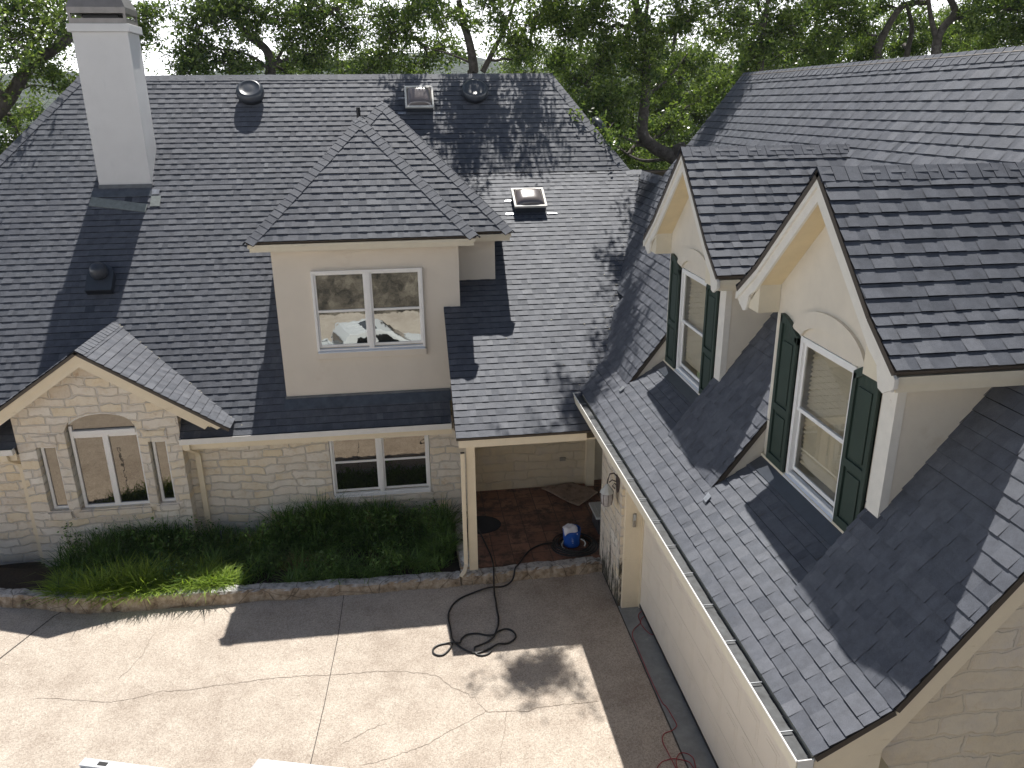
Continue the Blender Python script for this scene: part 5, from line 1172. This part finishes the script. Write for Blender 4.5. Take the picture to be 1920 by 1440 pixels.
def tree(name, base, trunk_pts, blobs, lab, seed, group='live oaks behind the house', r0=.22, leaf=.062, per=30, limbs=(), leafmat='oak_leaf', dens=.82, cl_sp=.12):
    """trunk_pts: polyline from the base; blobs: (x,y,z,r) foliage masses each fed by a limb; limbs: extra polylines (pts, r0, r1)"""
    rng = np.random.default_rng(seed); rt = empty(name, tuple(base)); setp(rt, lab, 'tree', group)
    r0 = r0*.62; limbs = [(l, a_*.7, b_*.7) for l, a_, b_ in limbs]; acc = {'V': [], 'F': [], 'n': 0}; tp = np.array([base]+[tuple(p) for p in trunk_pts], float); sp = np.array(smooth_path(tp, 8)); add_tube_np(acc, sp, r0, r0*.45, 10); nodes = [sp[len(sp)//3:]]
    for (lp_, ra, rb) in limbs: q = np.array(smooth_path([tuple(p) for p in lp_], 8)); add_tube_np(acc, q, ra, rb, 8); nodes.append(q)
    Cs = []
    for (x, y, z, r) in blobs:
        c = np.array([x, y, z]); N = np.concatenate(nodes, 0); dd = np.linalg.norm(N-c, axis=1)+np.maximum(0, N[:, 2]-z)*1.2; a = N[np.argmin(dd)]
        L = np.linalg.norm(c-a); p = wiggle(rng, a, c, 9, .5, .03); add_tube_np(acc, p, max(.02, min(r0*.38, .022*L+.02)), .014, 6); nodes.append(p[3:])
        nb = int(9*dens*r**1.6)+5; dirs = rng.normal(0, 1, (nb, 3)); dirs /= np.linalg.norm(dirs, axis=1)[:, None]; rad = r*rng.uniform(.35, 1, nb)**.6
        for k in range(nb):
            e = c+dirs[k]*rad[k]*np.array([1, 1, .7]); s = p[rng.integers(4, 9)]; q = wiggle(rng, s, e, 7, .6, 0); add_tube_np(acc, q, .017, .005, 4)
            m_ = max(2, int(np.linalg.norm(e-s)/.28)); ts = rng.uniform(.25, 1, m_); pts = q[(ts*6).astype(int)]; Cs.append(pts+rng.normal(0, .09, pts.shape)); Cs.append(e[None])
            for _ in range(3):
                e2 = e+rng.normal(0, .26, 3); add_tube_np(acc, wiggle(rng, q[4], e2, 4, .4), .008, .004, 3); Cs.append(e2[None])
    V = np.concatenate(acc['V']); F = np.concatenate(acc['F']); t = mesh_np('trunk', V, F, 'bark'); t.data.polygons.foreach_set('use_smooth', [True]*len(t.data.polygons))
    C = np.concatenate(Cs); V, F, T = leaves_np(rng, C, per, cl_sp, leaf); cr = mesh_np('crown', V, F, leafmat, T)
    off = Matrix.Translation(Vector(base)).inverted()
    for o in (t, cr): o.parent = rt; o.data.transform(off)
    return rt
def B(lst, rs=1.0): return [(*at(px, py, Y), r*rs) for (px, py, Y, r) in lst]
# 1: far left, sweeping limb over the hip
tree('live_oak', (-14.2, 22.5, -1), [at(-60, 330, 22.5), at(20, 180, 22.5), at(60, 120, 22.6), at(105, 90, 22.6), at(150, 55, 22.8)],
     B([(20, 60, 22, .9), (70, 20, 22.5, .9), (110, 60, 23, .8), (40, 110, 22, .6), (0, 20, 21.5, 1.0), (120, 10, 22, .8), (100, 140, 23, .4), (130, 165, 23, .3), (68, 215, 24, .22), (20, 225, 23, .2), (25, 268, 22, .25), (-30, 150, 22, .6), (8, 290, 22, .25), (200, 20, 23.5, .6), (265, 50, 24, .5), (240, 95, 24, .45), (285, 25, 24, .35), (-60, 60, 20, 1.5)]),
     'gnarled live oak at the far left with a limb sweeping behind the chimney', 11, dens=.6, per=20, r0=.34, limbs=[([at(10, 200, 22.5), at(-10, 120, 22), at(10, 60, 22)], .10, .03), ([at(150, 55, 22.8), at(210, 45, 23.5), at(262, 60, 24)], .08, .02), ([at(20, 180, 22.5), at(60, 160, 23), at(110, 170, 23.2)], .06, .02)])
# 2: centre left
tree('live_oak', (-3.6, 25, -1), [at(512, 200, 25), at(508, 135, 25), at(500, 95, 25), at(470, 70, 25), at(440, 40, 25)],
     B([(350, 25, 24.5, .6), (400, 40, 24.5, .8), (440, 15, 25, 1.0), (500, 30, 25, 1.1), (560, 20, 25, 1.2), (380, 90, 24, .75), (420, 120, 24, .7), (345, 110, 24, .45), (350, 130, 23.5, .35), (460, 130, 24.5, .5), (560, 80, 25, 1.0), (600, 120, 25, .8), (620, 60, 25.5, 1.1), (640, 15, 25, 1.1), (540, 125, 26, .7), (400, -40, 25, 1.4), (520, -40, 25, 1.5)]),
     'spreading live oak above the ridge between chimney and skylight', 12, dens=.8, per=23, r0=.28, limbs=[([at(508, 135, 25), at(480, 110, 24.6), at(440, 95, 24.4), at(400, 92, 24.2)], .07, .025), ([at(508, 135, 25), at(540, 80, 25), at(590, 40, 25)], .08, .03)])
# 3: centre, V-forked
tree('live_oak', (2.9, 24.2, -1), [at(890, 210, 24.2), at(888, 130, 24.2), at(880, 80, 24.2), at(868, 40, 24.2), at(860, 0, 24.2)],
     B([(700, 30, 25, 1.0), (760, 60, 25, .9), (720, 100, 25.5, .8), (790, 20, 24.5, 1.0), (850, 30, 24, .8), (800, 110, 25.5, .7), (840, 90, 25.5, .5), (930, 20, 23.5, .8), (960, 70, 24, .65), (1000, 40, 24, .9), (985, 110, 24.5, .55), (700, 130, 25, .6), (760, 128, 26, .6), (900, -50, 23, 1.5), (760, -40, 24, 1.5), (1010, -30, 23, 1.2)])+[(1.6, 21.4, 11.9, .6), (2.5, 21.5, 11.7, .55), (3.6, 21.5, 11.6, .4), (.3, 21.6, 11.9, .2)],
     'forked live oak rising behind the ridge above the right round vent', 13, dens=.78, per=23, r0=.28, limbs=[([at(905, 135, 24.2), at(925, 95, 24.2), at(948, 50, 24.0), at(965, 0, 24)], .13, .05), ([at(888, 120, 24.2), at(840, 100, 24.6), at(800, 90, 25)], .06, .02)])
# 4: the big oak in the gap, overhanging the valley
tree('live_oak', (10.2, 23.3, -1), [at(1290, 320, 23), at(1262, 296, 23), at(1225, 275, 23), at(1205, 250, 23), at(1208, 200, 23.2), at(1212, 130, 23.4), at(1205, 60, 23.5), at(1190, 0, 23.5)],
     B([(1060, 60, 23.5, .7), (1110, 20, 23.2, .9), (1080, 150, 23.5, .5), (1130, 100, 23.2, .75), (1170, 60, 23, .9), (1150, 180, 23, .6), (1190, 130, 23, .7), (1250, 60, 23.5, 1.0), (1240, 160, 24, .7), (1290, 120, 24, .8), (1300, 30, 23.5, 1.0), (1110, 215, 22.6, .4), (1122, 266, 19.2, .20), (1108, 250, 19.5, .14), (1155, 235, 22.5, .4), (1270, 230, 25, .6), (1180, 290, 25, .6), (1220, 310, 25.5, .6), (1330, 180, 24.5, .6), (1050, 110, 24.5, .4), (1120, -40, 23.5, 1.2), (1250, -50, 23.5, 1.4), (1035, 20, 24.0, .6)])+[(5.6, 19.6, 11.6, .35), (5.0, 18.7, 11.5, .38), (4.5, 17.6, 11.5, .36), (4.1, 16.9, 11.5, .32), (3.6, 16.5, 11.6, .2), (2.75, 15.9, 11.6, .15), (2.45, 15.95, 11.8, .10)],
     'big live oak with a thick leaning limb in the gap between the roofs', 14, r0=.36, limbs=[([at(1225, 275, 23), at(1180, 262, 23), at(1140, 240, 22.4)], .10, .03), ([at(1140, 240, 22.4), at(1150, 230, 20.8), at(1128, 258, 19.3)], .03, .01), ([at(1212, 180, 23.2), at(1250, 150, 23.5), at(1290, 100, 24)], .08, .03), ([at(1208, 60, 23.4), (6.2, 20.6, 12.2), (5.0, 18.6, 11.9), (4.1, 17.0, 11.7), (3.3, 16.4, 11.7)], .08, .010), ([at(1262, 296, 23), at(1200, 300, 24), at(1150, 270, 25)], .09, .03)])
# 5-7: right
tree('live_oak', (10.5, 24, -1), [at(1420, 180, 24), at(1425, 100, 24), at(1432, 50, 24), at(1440, 0, 24)],
     B([(1360, 40, 23.5, 1.0), (1400, 110, 24, .8), (1450, 60, 24, .9), (1380, 150, 24.5, .8), (1500, 30, 24.5, 1.0), (1480, 100, 25, .7), (1430, 130, 25, .7), (1540, 80, 25, .8), (1540, 120, 26, .6), (1350, -40, 23, 1.5), (1480, -50, 24, 1.5)])+[(6.9, 17.9, 11.4, .36), (6.5, 17.9, 11.3, .28), (6.0, 18.0, 11.3, .26)],
     'leafy live oak standing directly behind the left end of the garage ridge', 15, r0=.22, limbs=[([at(1425, 20, 24), (8.3, 20.5, 12.0), (6.9, 18.1, 11.6)], .07, .02)])
tree('live_oak', (14.6, 25, -1), [at(1640, 190, 25), at(1645, 100, 25), at(1665, 50, 25), at(1695, 10, 25), at(1740, 5, 25)],
     B([(1590, 40, 25, .8), (1620, 90, 26, .6), (1600, 110, 26, .7), (1680, 95, 27, .6), (1560, 10, 25, .9), (1700, 40, 27, .7), (1640, 10, 26, .7), (1720, 85, 27, .6), (1560, 70, 27, .7), (1600, -50, 24, 1.6), (1720, -40, 25, 1.4)]),
     'live oak with bare dark trunks showing above the middle of the garage ridge', 16, r0=.26, limbs=[([at(1695, 130, 25.5), at(1703, 90, 25.5), at(1710, 50, 25.5), at(1700, 10, 25)], .15, .08)])
tree('live_oak', (17.4, 24, -1), [at(1750, 180, 24), at(1757, 80, 24), at(1770, 50, 24), at(1790, 20, 24), at(1770, -20, 24)],
     B([(1820, 40, 24, .9), (1870, 20, 24, 1.0), (1900, 70, 24, .8), (1850, 80, 25, .7), (1780, 90, 26, .6), (1800, 60, 27, .7), (1910, 20, 23, 1.0), (1940, 60, 23, .9), (1830, -50, 23, 1.6), (1760, 50, 28, .8)]),
     'dark-trunked live oak at the right edge above the garage ridge', 17, r0=.28, limbs=[([at(1757, 80, 24), at(1745, 30, 24), at(1740, -10, 24)], .13, .07), ([at(1770, 50, 24), at(1820, 20, 23.8), at(1880, 10, 23.5)], .09, .03)])
# woods behind: individually crowned, looser, further away
rr = random.Random(21)
spec = [(20, 44, 0), (110, 52, 0), (640, 40, 1), (1000, 40, 1), (1095, 33, 3), (1180, 34, 3), (1270, 31, 3), (1400, 34, 2), (1530, 36, 2), (1680, 38, 2), (1820, 34, 2)]
for i, (px, Y, kind) in enumerate(spec):
    bl = []
    rows = {0: [(300, .8), (340, 1.2)], 1: [(110, .9), (135, .9)], 2: [(70, 1.0), (125, 1.2), (170, 1.2)], 3: [(110, 1.0), (180, 1.2), (240, 1.3), (300, 1.2), (350, 1.2)]}[kind]
    for (py, r) in rows:
        for dx in (-45, 5, 50): bl.append((px+dx+rr.uniform(-14, 14), py+rr.uniform(-16, 16), Y+rr.uniform(-1.2, 1.2), r*rr.uniform(.8, 1.15)))
    side = ['pale', 'dark'][i % 2]
    bs = at(px, 300, Y); bs[2] = -2 if kind else -4
    tree('woodland_tree', tuple(bs), ([at(px+5, 330, Y), at(px-8, 290, Y), at(px+8, 255, Y)] if kind == 0 else [at(px+5, 200, Y), at(px-8, 100, Y), at(px+8, 20, Y)]), B(bl), 'woodland tree in the band of woods behind the oaks and roofs', 40+i, 'woodland trees filling the background behind the oaks', r0=.2, leaf=.07, per=17, leafmat='oak_leaf_far', dens=.75, cl_sp=.24)
# two trees put in behind the drone to shade the slope the windows mirror
for i, (x, y) in enumerate([(3.2, -9), (-7.5, -13)]):
    bl = [(x+rr.uniform(-2.5, 2.5), y+rr.uniform(-2.5, 2.5), 8+rr.uniform(0, 3), 1.2) for _ in range(9)]
    tree('live_oak', (x, y, 2.0), [(x+.2, y, 4), (x-.1, y+.2, 6), (x+.3, y, 8)], bl, ['live oak on the dry slope mirrored in the right pane of the upper window', 'live oak added out of view to shade the dry slope mirrored in the upper window'][i], 70+i, 'oaks on the slope across the driveway', leaf=.10, per=16, dens=.7, cl_sp=.3)

# broad-leaved weeds standing among the grass
rng = np.random.default_rng(31); rw = random.Random(8); Cw = []; acc = {'V': [], 'F': [], 'n': 0}
for k in range(95):
    x = rw.uniform(-6.5, .45); y = 12.35+(14.1-12.35)*rw.random()**.7; h = rw.uniform(.25, .5)+(.22 if y > 13.4 else 0)
    if -4.0 < x < -3.1: h *= .5
    for j in range(5):
        e = np.array([x+rw.gauss(0, .14), y+rw.gauss(0, .12)-.04, h*rw.uniform(.7, 1.15)]); p = wiggle(rng, (x, y, .06), e, 6, .4); add_tube_np(acc, p, .005, .002, 3)
        for q in p[2:]: Cw.append(q)
Cw = np.array(Cw); Cw = Cw[in_bed(Cw[:, 0], Cw[:, 1])]
V, F, T = leaves_np(rng, Cw, 5, .055, .036, 1.0); o = mesh_np('weeds', V, F, 'weed_leaf', T); setp(o, 'broad-leaved weeds standing among the grass of the planting bed', 'weeds', kind='stuff')
o2 = mesh_np('stems', np.concatenate(acc['V']), np.concatenate(acc['F']), 'dry_grass'); o2.parent = o

# leaf litter on roofs and driveway
rng = np.random.default_rng(9); pts = []
for _ in range(70): x, y = rng.uniform(-6.8, 3), rng.uniform(7.4, 11.9); pts.append((x, y, .006))
for _ in range(60): x, y = rng.uniform(.2, 3.1), rng.uniform(10, 11.95); pts.append((x, y, .006))
for _ in range(70):
    y = rng.uniform(12.8, 17.9); xv = 3.42+(y-13.13)*.40 if y > 13.13 else 3.1; x = xv-abs(rng.normal(0, .10)); pts.append((x, y, zp(y)+.022))
for _ in range(45): x, y = rng.uniform(1.2, 4.5), rng.uniform(12.2, 17.9); pts.append((x, y, zp(y)+.02))
for _ in range(26): x = rng.uniform(-3.5, -2.6) if rng.random() < .3 else rng.uniform(-5.6, -3.5); zz_ = GZ-GS*abs(x-GX); pts.append((x, zz_+11.62-rng.uniform(0, .05), zz_+.03))
pts = np.array(pts); V, F, T = leaves_np(rng, pts, 1, .0, .017, 6); V[:, 2] += .0
o = mesh_np('leaf_litter', V, F, 'litter', T); setp(o, 'tiny pale fallen leaves and flowers scattered on roof valleys and driveway', 'leaf litter', kind='stuff')

# ------------------------------------------------------------------ haze
b = MB(); b.box(-1400, 1400, -30, 1400, -40, 140); hzo = b.build('haze', 'black'); hm = bpy.data.materials.new('haze_air'); hm.use_nodes = True; nt = hm.node_tree; nt.nodes.clear()
pv = nt.nodes.new('ShaderNodeVolumePrincipled'); pv.inputs['Density'].default_value = .00022; pv.inputs['Color'].default_value = (.80, .88, 1, 1); pv.inputs['Anisotropy'].default_value = .2
out = nt.nodes.new('ShaderNodeOutputMaterial'); nt.links.new(pv.outputs[0], out.inputs['Volume']); hzo.data.materials.clear(); hzo.data.materials.append(hm); setp(hzo, 'pale blue air between the house and the far hills', 'haze', kind='stuff')
